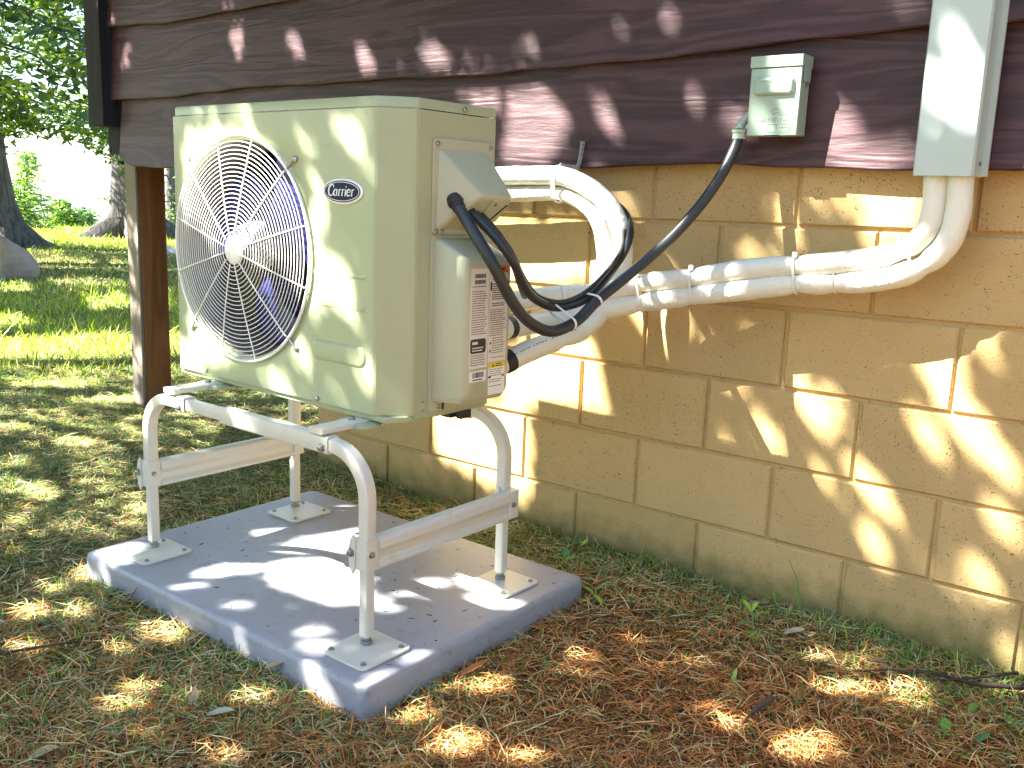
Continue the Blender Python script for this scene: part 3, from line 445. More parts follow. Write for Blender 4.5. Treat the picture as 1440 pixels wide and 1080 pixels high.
# ------------------------------------------------------------------ stand
stand = empty('equipment_stand', (-.26, -.74, PZ), 'cream powder coated metal stand with four legs on the grey pad', 'stand')
FL, FR, BL, BR = (-.680, -.986), (.1475, -.986), (-.685, -.512), (.128, -.512)
TOPZ = .552
bolt_mb = MB(); bolt_mb.lathe((0, 0, 0), (0, 0, 1), [(.011, 0), (.011, .0018), (.0075, .002), (.0075, .008), (.005, .009)], 6)
bolt_src = obj('bolt', bolt_mb, BOLT, stand, loc=(0, 0, -.02))
bolt_src.hide_render = False
_first = [True]
def bolt(parent, p, n, s=1.0):
    """hex bolt head at world point p facing n"""
    q = Vector(n).to_track_quat('Z', 'Y').to_euler(); w = Vector(); a = parent
    while a: w += a.location; a = a.parent
    if _first[0]:
        o = bolt_src; o.parent = parent; _first[0] = False
    else: o = dup(bolt_src, parent)
    o.location = Vector(p)-w; o.rotation_euler = q; o.scale = (s, s, s); return o
def sq(w, h, r=.006):
    return rrect(-w/2, w/2, -h/2, h/2, r, 3)
for nm, (x, y), (pcx, pcy) in (('FL', FL, (-.652, -1.0)), ('FR', FR, (.162, -1.0)), ('BL', BL, (-.643, -.53)), ('BR', BR, (.144, -.525))):
    pl = MB(); o = rrect(pcx-.067, pcx+.067, pcy-.072, pcy+.072, .014)
    pl.prism(o, lambda p: (p[0], p[1], PZ+.0008), lambda p: (p[0], p[1], PZ+.0065))
    fp = part('foot_plate', pl, STANDP, stand, bevel=.001)
    for dx in (-.05, .05):
        for dy in (-.054, .054): bolt(fp, (pcx+dx, pcy+dy, PZ+.0065), (0, 0, 1), .62)
    nut = MB(); nut.lathe((x, y, PZ+.0065), (0, 0, 1), [(.013, 0), (.013, .010), (.009, .011), (.009, .03)], 6)
    part('levelling_nut', nut, BOLT, stand)
    il = MB(); il.prism(sq(.0245, .0245, .004), lambda p: (x+p[0], y+p[1], PZ+.026), lambda p: (x+p[0], y+p[1], .33)); part('inner_leg', il, STANDP, stand)
# upper leg + bend + rail, front and back (square tube following a path)
def uframe(L_, R_2, y, z, tag):
    r = .10
    def arc(x, sgn, n=9):
        return [(x+sgn*r*(1-math.cos(a)), y, z-r+r*math.sin(a)) for a in [math.pi/2*k/n for k in range(n+1)]]
    w = .0145
    sec = [(px/.043*2, py/.043*2) for px, py in rrect(-.0215, .0215, -.0215, .0215, .007, 3)]
    left = [(L_[0], y, .285), (L_[0], y, .36)]+arc(L_[0], 1)+[(L_[0]+.185, y, z)]
    right = [(R_2[0], y, .285), (R_2[0], y, .36)]+arc(R_2[0], -1)+[(R_2[0]-.105, y, z)]
    mb = MB(); mb.tube(left, w, smooth=False, sect=sec); part('bent_leg', mb, STANDP, stand, smooth=45)
    mb = MB(); mb.tube(right, w, smooth=False, sect=sec); part('bent_leg', mb, STANDP, stand, smooth=45)
    mb = MB(); mb.prism(sq(.026, .028, .004), lambda p: (L_[0]+.17, y+p[0], z+p[1]), lambda p: (R_2[0]-.09, y+p[0], z+p[1])); part('rail', mb, STANDP, stand)
    mb = MB(); mb.prism(sq(.034, .038, .005), lambda p: (L_[0]+.335, y+p[0], z+p[1]), lambda p: (R_2[0]-.108, y+p[0], z+p[1])); part('rail_sleeve', mb, STANDP, stand)
    mb = MB(); mb.prism(sq(.034, .038, .005), lambda p: (L_[0]+.155, y+p[0], z+p[1]), lambda p: (L_[0]+.185, y+p[0], z+p[1])); part('rail_collar', mb, STANDP, stand)
    for bx in (L_[0]+.165, R_2[0]-.125): bolt(stand, (bx, y-.017, z-.006), (0, -1, 0), .95)
uframe(FL, FR, -.986, TOPZ-.0215, 'f'); uframe(BL, BR, -.512, TOPZ-.0215, 'b')
# side channels with clamps
for (x, yf, yb) in ((FL[0], FL[1], BL[1]), (FR[0], FR[1], BR[1])):
    sgn = 1 if x < -.3 else 1
    xo = x+.004
    prof = [(-.016, .315+.032), (-.010, .315+.036), (.008, .315+.036), (.016, .315+.030), (.018, .315+.012), (.008, .315+.0), (.007, .315-.016), (.016, .315-.026), (.014, .315-.034), (-.010, .315-.034), (-.016, .315-.03)]
    mb = MB(); mb.prism(prof, lambda p: (xo+p[0], yf+.018, p[1]), lambda p: (xo+p[0], yb-.018, p[1])); part('side_channel', mb, STANDP, stand, bevel=.002, smooth=30)
    for y in (yf, yb):
        mb = MB()
        mb.prism(rrect(x-.018, x+.018, y-.018, y+.018, .004, 3), lambda p: (p[0], p[1], .282), lambda p: (p[0], p[1], .352))
        cl = part('clamp', mb, STANDP, stand)
        pl = [(-.015, .352), (-.015, .282), (-.021, .27), (-.032, .285), (-.036, .32), (-.030, .345), (-.022, .358)]
        mb = MB(); mb.prism(pl, lambda p: (x+p[0]+.0, y-.0215, p[1]), lambda p: (x+p[0], y-.0175, p[1])); part('clamp_ear', mb, STANDP, cl)
        bolt(cl, (x-.0265, y-.0215, .318), (0, -1, 0), .95)
        bolt(cl, (x+.018, y-.004, .318), (1, 0, 0), .7)
# cross bars the unit stands on
for x in (-.553, .006):
    mb = MB(); mb.prism(sq(.046, .030, .005), lambda p: (x+p[0], -1.006, TOPZ+.0135-.006+p[1]*.45), lambda p: (x+p[0], -.49, TOPZ+.0135-.006+p[1]*.45)); part('cross_bar', mb, STANDP, stand)

# ------------------------------------------------------------------ heat pump outdoor unit (local frame: x left-negative, y back, z up)
hp = empty('heat_pump_unit', (.1127, -.8846, .5694), 'cream outdoor heat pump with round white fan grille and blue oval badge', 'heat pump', rz=-.0156)
UW, UD, UH, UP = .8395, .3108, .689, .664
def outline(ins=0, n=5):
    P = []
    r = .022
    for k in range(n+1):
        t = math.radians(180+90*k/n); P.append((-UW+r+ins+r*math.cos(t), r+ins+r*math.sin(t)))
    P += [(-.070, ins), (-.063, ins+.001), (-.0575, ins+.0045), (-.032-ins*.7, .030+ins*.7), (-.0062-ins*.7, .0555+ins*.7), (-.0022-ins, .0605), (-.0008-ins, .0658)]
    return P
OUT = outline()
FCX, FCZ, FRAD = -.541, .343, .262
# front skin with a round fan opening
fz0, fz1 = .012, UP
mb = MB(); S = .279; NS = 64
sqp, crp = [], []
for k in range(NS):
    t = 2*math.pi*(k+.5)/NS; c, s = math.cos(t), math.sin(t); q_ = S/max(abs(c), abs(s))
    sqp.append((FCX+c*q_, 0, FCZ+s*q_)); crp.append((FCX+c*(FRAD+.006), 0, FCZ+s*(FRAD+.006)))
lip = [(FCX+(x-FCX)*FRAD/(FRAD+.006), .004, FCZ+(z-FCZ)*FRAD/(FRAD+.006)) for x, _, z in crp]
lip2 = [(x, .022, z) for x, _, z in lip]
mb.loft([sqp, crp, lip, lip2], caps=(False, False))
cor = [(FCX-S, FCZ-S), (FCX+S, FCZ-S), (FCX+S, FCZ+S), (FCX-S, FCZ+S)]
for i, (cx, cz) in enumerate(cor):        # corner triangles between the 64-gon square and true corners
    near = sorted(range(NS), key=lambda k: (sqp[k][0]-cx)**2+(sqp[k][2]-cz)**2)[:2]
    mb.add([(cx, 0, cz), sqp[near[0]], sqp[near[1]]], [(0, 1, 2)])
def quad(x0, x1, z0, z1): mb.add([(x0, 0, z0), (x1, 0, z0), (x1, 0, z1), (x0, 0, z1)], [(0, 1, 2, 3)])
xl, xr = -UW+.022, -.070
quad(xl, xr, fz0, FCZ-S); quad(xl, xr, FCZ+S, fz1); quad(xl, FCX-S, FCZ-S, FCZ+S); quad(FCX+S, xr, FCZ-S, FCZ+S)
i0 = 5                                      # left rounded edge and right wrapped corner
for seg in (OUT[:6], OUT[6:]):
    for a, b_ in zip(seg[:-1], seg[1:]): mb.add([(*a, fz0), (*b_, fz0), (*b_, fz1), (*a, fz1)], [(0, 1, 2, 3)])
# top and bottom turned edges
for z, dz in ((fz1, .004), (fz0, -.004)):
    ins = [(x*.9985-.0006, y+.007) for x, y in OUT]
    for (a, b_), (c, d) in zip(zip(OUT[:-1], OUT[1:]), zip(ins[:-1], ins[1:])):
        mb.add([(*a, z), (*b_, z), (*d, z+dz), (*c, z+dz)], [(0, 1, 2, 3)])
front = obj('front_panel', mb, CREAM, hp, smooth=40)
# lid
def lidring(e, z):
    return [(x, y, z) for x, y in [(p[0]*(1+e*2)-(-e if p[0] > -.4 else e)*0, p[1]+.006-e) for p in OUT]+[(0+e, UD), (-UW-e, UD)]]
mb = MB()
lo = [(min(x, -.0015) if x > -.4 else x+.004, y+.004) for x, y in OUT]+[(-.0015, UD), (-UW+.004, UD)]
def sc(P, k, z): return [(-.42+(x+.42)*(1-k/.42), .155+(y-.155)*(1-k/.155), z) for x, y in P]
mb.loft([sc(lo, .0, UP+.0035), sc(lo, 0, UH-.004), sc(lo, .0015, UH-.001), sc(lo, .004, UH), sc(lo, .012, UH+.0005)])
obj('lid', mb, CREAM, hp, smooth=40)
# cabinet shell behind the skin
mb = MB()
mb.box(-UW+.002, -UW+.006, .024, UD-.002, .012, UP); obj('end_panel', mb, CREAM, hp)
mb = MB(); mb.box(-.245, -.24, .03, UD-.03, .02, UP-.004); obj('partition', mb, CREAM, hp)
mb = MB(); mb.prism([(-UW+.006, .008), (-.03, .008), (-.006, .05), (-.006, UD-.002), (-UW+.006, UD-.002)], lambda p: (*p, -.003), lambda p: (*p, .0105)); obj('base_pan', mb, CREAM, hp, bevel=.002)
mb = MB(); mb.box(-.0052, .0004, .0665, UD, .003, UP+.0015); obj('side_panel', mb, CREAM, hp, bevel=.0012)
mb = MB(); mb.box(-UW+.01, -.006, UD-.006, UD-.001, .012, UP); obj('back_panel', mb, CREAM, hp)
# coil seen through the fan
cm, cnt, cb_ = nodes('coil_blue_fins'); cb_.inputs['Roughness'].default_value = .35; cb_.inputs['Metallic'].default_value = .3
cw = cnt.nodes.new('ShaderNodeTexWave'); cw.inputs['Scale'].default_value = 120; cw.bands_direction = 'Z'; ct = cnt.nodes.new('ShaderNodeTexCoord'); cnt.links.new(ct.outputs['Object'], cw.inputs['Vector'])
cr = cnt.nodes.new('ShaderNodeValToRGB'); cr.color_ramp.elements[0].color = (.02, .03, .30, 1); cr.color_ramp.elements[1].color = (.10, .14, .85, 1); cnt.links.new(cw.outputs['Fac'], cr.inputs[0]); cnt.links.new(cr.outputs[0], cb_.inputs['Base Color'])
mb = MB(); mb.box(-UW+.012, -.25, UD-.035, UD-.008, .02, UP-.01); coil = obj('condenser_coil', mb, cm, hp)
mb = MB()
for i in range(26):
    z = .05+i*.0228; mb.tube([(-UW+.014, UD-.038, z), (-.252, UD-.038, z)], .0035, 6, smooth=False)
obj('coil_tube_bank', mb, SCREW, coil)
# fan shroud, motor, three blades
mb = MB(); mb.lathe((FCX, .02, FCZ), (0, 1, 0), [(FRAD+.002, 0), (FRAD-.010, .02), (FRAD-.016, .06), (FRAD-.016, .10)], 64, caps=(False, False)); obj('fan_shroud', mb, SHROUD, hp, smooth=60)
fan = obj('fan', MB().lathe((FCX, .10, FCZ), (0, -1, 0), [(.06, -.04), (.062, .02), (.05, .035), (.0, .038)], 32), DARK, hp)
for k in range(3):
    mb = MB(); G = []
    for i in range(8):
        rr = .055+.183*i/7
        for j in range(9):
            u = j/8-.5; th = math.radians(20+120*k)+u*math.radians(88-20*i/7)+.35*(i/7)**1.5
            G.append((FCX+rr*math.cos(th), .088-u*(.075-.02*i/7), FCZ+rr*math.sin(th)))
    mb.add(G, [(i*9+j, i*9+j+1, (i+1)*9+j+1, (i+1)*9+j) for i in range(7) for j in range(8)])
    obj('fan_blade', mb, BLADE, fan, smooth=60)
mb = MB(); mb.lathe((FCX, .18, FCZ), (0, 1, 0), [(.055, 0), (.055, .08)], 24); mb.box(FCX-.03, FCX-.015, .2, .22, .02, UP-.02); mb.box(FCX+.015, FCX+.03, .2, .22, .02, UP-.02); obj('fan_motor', mb, SHROUD, hp)
# grille
GR = .272
def gy(r): return -.009-.014*(1-(r/GR)**2)
g0 = obj('fan_grille', MB().torus((FCX, -.006, FCZ), (0, 1, 0), GR+.001, .0038, 96, 8), WIRE, hp, smooth=80)
for i in range(22):
    r = .042+i*(.268-.042)/22
    obj('grille_ring', MB().torus((FCX, gy(r), FCZ), (0, 1, 0), r, .00125, 72, 5), WIRE, g0, smooth=80)
for k in range(12):
    t = math.radians(15+30*k); c, s = math.cos(t), math.sin(t)
    pts = [(FCX+c*r, gy(r)-.002, FCZ+s*r) for r in (.035, .1, .17, .23, .268)]
    obj('grille_spoke', MB().tube(pts, .0019, 6, sub=2), WIRE, g0, smooth=80)
obj('grille_hub', MB().lathe((FCX, gy(0)+.006, FCZ), (0, -1, 0), [(.035, 0), (.035, .004), (.031, .007), (.0, .008)], 40), WIRE, g0)
for t in (45, 135, 225, 315):
    c, s = math.cos(math.radians(t)), math.sin(math.radians(t))
    mb = MB(); mb.tube([(FCX+c*.266, -.008, FCZ+s*.266), (FCX+c*.306, -.003, FCZ+s*.306)], .0026, 6, smooth=False)
    mb.lathe((FCX+c*.306, 0, FCZ+s*.306), (0, -1, 0), [(.0075, 0), (.0075, .003), (.004, .005)], 10); obj('grille_clip', mb, SCREW, g0)
# pressed ribs on the front skin
def pill(x0, x1, z0, z1, h, name, m=CREAM):
    o = rrect(x0, x1, z0, z1, min((z1-z0)/2-.0005, .018)); cx, cz = (x0+x1)/2, (z0+z1)/2
    def ins(k): return [(x+(cx-x)/abs(cx-x+1e-9)*min(k, abs(cx-x)), z+(cz-z)/abs(cz-z+1e-9)*min(k, abs(cz-z))) for x, z in o]
    mb = MB(); mb.loft([[(x, -.0002, z) for x, z in o], [(x, -h*.4, z) for x, z in ins(.0015)], [(x, -h*.85, z) for x, z in ins(.004)], [(x, -h, z) for x, z in ins(.008)]], caps=(False, True))
    return obj(name, mb, m, hp, smooth=60)
pill(-.268, -.085, .112, .158, .0045, 'pressed_rib'); pill(-.268, -.085, .235, .262, .0018, 'pressed_rib'); pill(-.268, -.085, .305, .318, .0018, 'pressed_rib')
# badge
BX, BZ = -.160, .4915
def ell(a, b, y): return [(BX+a*math.cos(t), y, BZ+b*math.sin(t)) for t in [2*math.pi*k/48 for k in range(48)]]
mb = MB(); mb.loft([ell(.0655, .0275, -.0002), ell(.0655, .0275, -.0035), ell(.062, .0245, -.005)], caps=(False, True)); badge = obj('badge', mb, BADGEW, hp)
mb = MB(); mb.loft([ell(.0605, .0232, -.0045), ell(.0605, .0232, -.0056)], caps=(False, True)); obj('badge_field', mb, NAVY, badge)
mb = MB(); tpts = [(BX+.0565*math.cos(t), BZ+.0200*math.sin(t)) for t in [2*math.pi*k/64 for k in range(65)]]
def stroke(P, w):
    """flat ribbon following P (x,z) with width list"""
    n = len(P); Lf, Rt = [], []
    for i in range(n):
        a = P[max(i-1, 0)]; b_ = P[min(i+1, n-1)]; dx, dz = b_[0]-a[0], b_[1]-a[1]; d = math.hypot(dx, dz) or 1
        ww = (w[i] if hasattr(w, '__len__') else w)/2; nx_, nz_ = -dz/d*ww, dx/d*ww
        Lf.append((P[i][0]+nx_, P[i][1]+nz_)); Rt.append((P[i][0]-nx_, P[i][1]-nz_))
    y0, y1 = -.0056, -.0063
    vs_ = [(x, y0, z) for x, z in Lf]+[(x, y0, z) for x, z in Rt]+[(x, y1, z) for x, z in Lf]+[(x, y1, z) for x, z in Rt]
    fs = []
    for i in range(n-1):
        fs += [(2*n+i, 2*n+i+1, 3*n+i+1, 3*n+i), (i, i+1, 2*n+i+1, 2*n+i), (n+i+1, n+i, 3*n+i, 3*n+i+1)]
    return vs_, fs
mb.add(*stroke(tpts, .0013))
# lettering: C a r r i e r, slanted book hand with thick and thin strokes
def arcp(cx, cz, rx, rz, a0, a1, n=14): return [(cx+rx*math.cos(math.radians(a0+(a1-a0)*k/n)), cz+rz*math.sin(math.radians(a0+(a1-a0)*k/n))) for k in range(n+1)]
def var(n, w0, w1): return [w0+(w1-w0)*math.sin(math.pi*k/(n-1)) for k in range(n)]
XH = .60
GL = {}
GL['C'] = ([(arcp(.40, .5, .38, .5, 48, 315, 20), var(21, .05, .17)), ([(.66, .98), (.68, .70)], .06), ([(.60, .12), (.70, .24)], .05)], .74)
GL['a'] = ([(arcp(.26, .29, .22, .28, 60, 300, 14), var(15, .05, .14)), ([(.47, .60), (.45, .2), (.50, .02), (.60, .06)], [.13, .13, .1, .04]), (arcp(.30, .42, .17, .17, 30, 130, 6), .05)], .62)
GL['r'] = ([([(.04, .56), (.16, .60), (.16, .02)], [.04, .11, .12]), ([(.06, .015), (.30, .015)], .04), (arcp(.33, .38, .17, .20, 175, 60, 8), [.03, .04, .05, .06, .07, .08, .09, .1, .1]), ], .45)
GL['i'] = ([([(.04, .56), (.15, .60), (.15, .02)], [.04, .11, .12]), ([(.05, .015), (.27, .015)], .04), ([(.10, .82), (.21, .82)], .11)], .31)
GL['e'] = ([(arcp(.28, .30, .24, .29, 10, 330, 18), var(19, .06, .13)), ([(.06, .33), (.50, .36)], .05)], .57)
word = 'Carrier'; tot = sum(GL[c][1] for c in word); ht = .0235; k0 = ht
x = BX-(tot*k0)/2-.003
for ch in word:
    for P, w in GL[ch][0]:
        Q = [(x+(px+pz*.20)*k0, BZ-ht*.40+pz*k0) for px, pz in P]
        mb.add(*stroke(Q, [q_*k0*1.1 for q_ in w] if hasattr(w, '__len__') else w*k0*1.1))
    x += GL[ch][1]*k0
obj('badge_lettering', mb, BADGEW, badge, smooth=0)
# electrical cover (upper) on the right side
def L2(x, y, z): return (x, y, z)
# local side coords: y_local = world y + .8846 (rotation is below a degree), z_local = world z - .5694
y0, y1, z0, z1 = .106, .300, .408, .611
mb = MB(); o = rrect(y0, y1, z0, z1, .012)
mb.prism(o, lambda p: (.0006, p[0], p[1]), lambda p: (.0056, p[0], p[1])); ec = obj('electrical_cover', mb, CREAM2, hp, bevel=.0012)
A = (.0058, .122, .588); Bq = (.0058, .285, .588); Cq = (.0058, .119, .418); Dq = (.0058, .292, .418)
R0 = (.078, .186, .492); R1 = (.078, .290, .492)
mb = MB(); mb.add([A, Bq, Cq, Dq, R0, R1], [(0, 4, 5, 1), (0, 2, 4), (2, 3, 5, 4), (1, 5, 3)])
obj('cable_hood', mb, CREAM2, ec, bevel=.008, segs=4, smooth=60)
def screw(parent, p, n, r=.0055):
    p = Vector(p); mb = MB(); mb.lathe(p, n, [(r, 0), (r, r*.35), (r*.6, r*.6), (0, r*.62)], 12); return obj('screw', mb, SCREW, parent)
for y, z in ((.118, .599), (.288, .599), (.135, .4135), (.118, .4135)): screw(ec, (.0056, y, z), (1, 0, 0))
# removable inner plate under the hood with a slot
n_ = (Vector(Dq)-Vector(Cq)).cross(Vector(R1)-Vector(Cq)).normalized()
def und(u, v, h):      # u along depth 0..1, v from the bottom edge to the ridge 0..1
    a = Vector(Cq).lerp(Vector(Dq), u); b_ = Vector((R0[0], Cq[1], R0[2])).lerp(Vector(R1), u); return a.lerp(b_, v)+n_*h*(1 if n_.x > 0 else -1)
mb = MB(); mb.loft([[und(.62, .28, -.002), und(.98, .28, -.002), und(.98, .92, -.002), und(.62, .92, -.002)], [und(.62, .28, .003), und(.98, .28, .003), und(.98, .92, .003), und(.62, .92, .003)]]); obj('hood_insert', mb, CREAM2, ec, bevel=.001)
mb = MB(); mb.tube([und(.80, .18, .0035), und(.95, .80, .0035)], .0022, 6, smooth=False); obj('hood_slot', mb, DARK, ec)
screw(ec, und(.73, .80, .003), n_ if n_.x > 0 else -n_, .005)
# service-valve cover (lower)
y0, y1, z0, z1 = .1265, .277, .036, .398
mb = MB()
def cov(x, ya, za, zb, r): return [(x, p[0], p[1]) for p in rrect(ya, y1, za, zb, r)]
mb.loft([cov(.0006, .118, .032, .400, .012), cov(.003, .118, .032, .400, .012), cov(.012, .122, .034, .396, .014), cov(.068, .126, .038, .370, .016), cov(.080, .131, .042, .362, .018), cov(.0865, .140, .050, .352, .02)], caps=(True, True))
vc = obj('valve_cover', mb, CREAM2, hp, smooth=50)
mb = MB(); mb.prism(rrect(.106, .300, .012, .404, .01), lambda p: (.0006, p[0], p[1]), lambda p: (.003, p[0], p[1])); obj('valve_cover_flange', mb, CREAM2, vc, bevel=.001)
for p in ((.003, .140, .023), (.003, .225, .023)): screw(vc, p, (1, 0, 0))
mb = MB(); mb.box(.0031, .0040, .150, .157, .014, .030); obj('cover_slot', mb, DARK, vc)
# labels on the valve cover
LX = .0869
def lab(name, ya, yb, za, zb, m, parent=vc, lift=0):
    mb = MB(); mb.box(LX-.0004+lift, LX+.0004+lift, ya, yb, za, zb); return obj(name, mb, m, parent, smooth=0)
rl = random.Random(11)
def lines(parent, ya, yb, za, zb, step, hgt_, m=GREYINK, gap=.25, name='print'):
    mb = MB(); z = zb
    while z-hgt_ > za:
        y = ya
        end = yb-rl.random()*(yb-ya)*.22
        while y < end:
            w = rl.uniform(.002, .008); mb.box(LX+.0004, LX+.0007, y, min(y+w, end), z-hgt_, z); y += w+rl.uniform(.0008, .002)
        z -= step*(2.0 if rl.random() < gap*.35 else 1)
    o = obj(name, mb, m, parent, smooth=0); return o
r0, r1 = .146, .205; s0, s1 = .208, .269
rating = lab('rating_label', r0, r1, .118, .338, PAPER)
warn = lab('warning_label', s0, s1, .128, .344, PAPER)
ob = MB(); ob.box(LX+.0004, LX+.0009, s0, s1, .327, .344); obj('orange_header', ob, ORANGE, warn, smooth=0)
tb = MB(); tb.box(LX+.0009, LX+.0012, s0+.020, s1-.012, .333, .338); tb.add([(LX+.0012, s0+.010, .331), (LX+.0012, s0+.018, .331), (LX+.0012, s0+.014, .340)], [(0, 1, 2)]); obj('header_print', tb, INK, warn, smooth=0)
lines(rating, r0+.004, r1-.004, .190, .300, .0052, .0020); lines(rating, r0+.004, r1-.004, .124, .148, .0052, .0020)
br_ = MB()
for z, n0 in ((.318, 0), (.305, 2)):
    y = r0+.012
    while y < r1-.012:
        w = rl.uniform(.0008, .0026); br_.box(LX+.0004, LX+.0008, y, y+w, z, z+.0085); y += w+rl.uniform(.0008, .0016)
obj('serial_print', br_, INK, rating, smooth=0)
nb = MB(); nb.prism(rrect(r0+.002, r1-.006, .152, .184, .006), lambda p: (LX+.0004, p[0], p[1]), lambda p: (LX+.0008, p[0], p[1])); obj('black_plate_print', nb, INK, rating, smooth=0)
wb = MB(); wb.box(LX+.0008, LX+.0011, r0+.008, r0+.026, .172, .178); wb.box(LX+.0008, LX+.0011, r0+.008, r1-.014, .163, .1655); wb.box(LX+.0008, LX+.0011, r0+.008, r1-.018, .157, .1595); obj('plate_lettering', wb, PAPER, rating, smooth=0)
lines(warn, s0+.008, s1-.003, .250, .318, .0048, .0024, INK); lines(warn, s0+.003, s1-.003, .185, .246, .0048, .0020); lines(warn, s0+.012, s1-.004, .132, .182, .0055, .0018)
tr = MB()
for z in (.168, .150): tr.add([(LX+.0006, s0+.003, z), (LX+.0006, s0+.010, z), (LX+.0006, s0+.0065, z+.008)], [(0, 1, 2)])
tr.prism(rrect(s0+.002, s0+.007, .288, .308, .002), lambda p: (LX+.0004, p[0], p[1]), lambda p: (LX+.0008, p[0], p[1])); obj('warning_symbols', tr, INK, warn, smooth=0)
bc = lab('barcode_label', r0+.002, r1-.002, .088, .112, BADGEW)
bm_ = MB(); y = r0+.012
while y < r1-.010:
    w = rl.uniform(.0006, .0026); bm_.box(LX+.0004, LX+.0007, y, y+w, .097, .109); y += w+rl.uniform(.0006, .0018)
bm_.box(LX+.0004, LX+.0007, r0+.012, r1-.014, .091, .0935); obj('barcode_print', bm_, INK, bc, smooth=0)
yl = lab('refrigerant_label', s0+.004, s1-.001, .052, .126, BADGEW)
yb_ = MB(); yb_.box(LX+.0004, LX+.0008, s0+.004, s1-.001, .114, .126); obj('yellow_header', yb_, YELLOW, yl, smooth=0)
yt_ = MB(); yt_.add([(LX+.0010, s0+.014, .116), (LX+.0010, s0+.022, .116), (LX+.0010, s0+.018, .1235)], [(0, 1, 2)]); yt_.box(LX+.0008, LX+.0011, s0+.026, s1-.012, .1165, .1185); yt_.box(LX+.0008, LX+.0011, s0+.028, s1-.016, .121, .123)
yt_.box(LX+.0004, LX+.0007, s0+.004, s0+.012, .091, .0955); yt_.box(LX+.0004, LX+.0007, s1-.010, s1-.003, .091, .0955); obj('header_print', yt_, INK, yl, smooth=0)
lines(yl, s0+.007, s1-.006, .070, .111, .0048, .0016)
# lid and side screws, feet
screw(hp, (.0016, .205, .676), (1, 0, 0), .006)
for x in (-.70, -.25): screw(hp, (x, -.001, .019), (0, -1, 0), .006)
for y, z in ((.092, .04), (.092, .02)): screw(hp, (.0006, y, z), (1, 0, 0), .003)
mb = MB(); mb.box(-.0015, .0022, .2135, .2165, UP+.004, UH-.003); obj('lid_seam', mb, CREAM2, hp)
for i, (x, y) in enumerate(((-.665, -.012), (-.107, -.012), (-.665, UD+.012), (-.107, UD+.012))):
    mb = MB(); zt = -.010
    o = rrect(x-.052, x+.052, y-.026 if y < .1 else y-.05, y+.05 if y < .1 else y+.026, .024)
    mb.loft([[(p[0], p[1], -.0155) for p in o], [(p[0], p[1], -.0125) for p in o], [(x+(p[0]-x)*.8, y+(p[1]-y)*.8, -.006) for p in o]]); ft = obj('mounting_foot', mb, CREAM, hp)
    bb = MB(); bb.lathe((x-.004, y-.006 if y < .1 else y+.006, -.006), (0, 0, 1), [(.015, 0), (.015, .002), (.009, .0025), (.009, .009), (.005, .0095)], 6); obj('foot_bolt', bb, BOLT, ft)
mb = MB(); mb.box(-.06, -.03, .215, .245, -.022, -.004); mb.box(-.02, -.005, .225, .26, -.022, -.002); obj('drain_fitting', mb, DARK, hp)

# ------------------------------------------------------------------ insulated refrigerant lines
ls = empty('insulated_line_set', (.25, -.12, .6), 'pair of white foam wrapped refrigerant pipes running along the wall into the unit', 'pipe')
def bulge(P, r, at, k=.86):
    """radius drawn in where ties grip"""
    return [r for _ in P]
def foamtube(key, r, name='insulated_pipe', ties=()):
    mb = MB(); pts = TAB[key]; mb.tube(pts, r, 16, sub=8)
    path = mb.path; P = [Vector(p) for p in path]
    n = 16
    for i, p in enumerate(P):
        k = 1+.015*math.sin(i*.9)+.012*math.sin(i*2.3+1)
        for t in ties:
            d = (p-Vector(t)).length; k *= 1-.21*math.exp(-(d/.018)**2)
        for j in range(n):
            v = Vector(mb.v[i*n+j]); mb.v[i*n+j] = tuple(p+(v-p)*k)
    part(name, mb, FOAM, ls, smooth=70); return P
def mid(a, b): return [(x+y)/2 for x, y in zip(a, b)]
tiepts = [mid(TAB['U'][i], TAB['L'][i]) for i in (10, 9)]+[mid(mid(TAB['U'][7], TAB['L'][7]), mid(TAB['U'][7], TAB['L'][7]))]+[mid(TAB['U'][6], TAB['L'][6])]+[mid(TAB['U'][4], TAB['L'][4])]
U = foamtube('U', .0262, ties=[TAB['U'][i] for i in (10, 9, 7, 4)]); L_ = foamtube('L', .0268, ties=[TAB['L'][i] for i in (10, 9, 7, 6, 4)])
T_ = foamtube('T', .0265, ties=[TAB['T'][3], TAB['T'][4]]); V_ = foamtube('V', .0235, ties=[TAB['V'][7]])
def band(A, Bp, r, dirv, wid=.0055, th=.0012, name='cable_tie', m=TIE, parent=None):
    """strap around two neighbouring pipes with centres A and Bp; dirv = pipe direction"""
    A, Bp = Vector(A), Vector(Bp); d = Vector(dirv).normalized()
    u = (Bp-A); u -= d*u.dot(d); D = u.length; u.normalize(); v = d.cross(u)
    c = (A+Bp)/2; P = []
    for k in range(13):
        t = math.radians(-90+180*k/12); P.append(c+u*(D/2)+u*r*math.cos(t)+v*r*math.sin(t))
    for k in range(13):
        t = math.radians(90+180*k/12); P.append(c-u*(D/2)+u*r*math.cos(t)+v*r*math.sin(t))
    mb = MB(); loops = []
    for e, q_ in ((-wid/2, 0), (wid/2, 0), (wid/2, th), (-wid/2, th)):
        loops.append([p+d*e+(p-c).normalized()*q_ for p in P])
    loops.append(loops[0]); mb.loft(loops, caps=(False, False))
    part(name, mb, m, parent or ls, smooth=60)
    return c, u, v, d
def dirat(key, i): return Vector(TAB[key][min(i+1, len(TAB[key])-1)])-Vector(TAB[key][i-1])
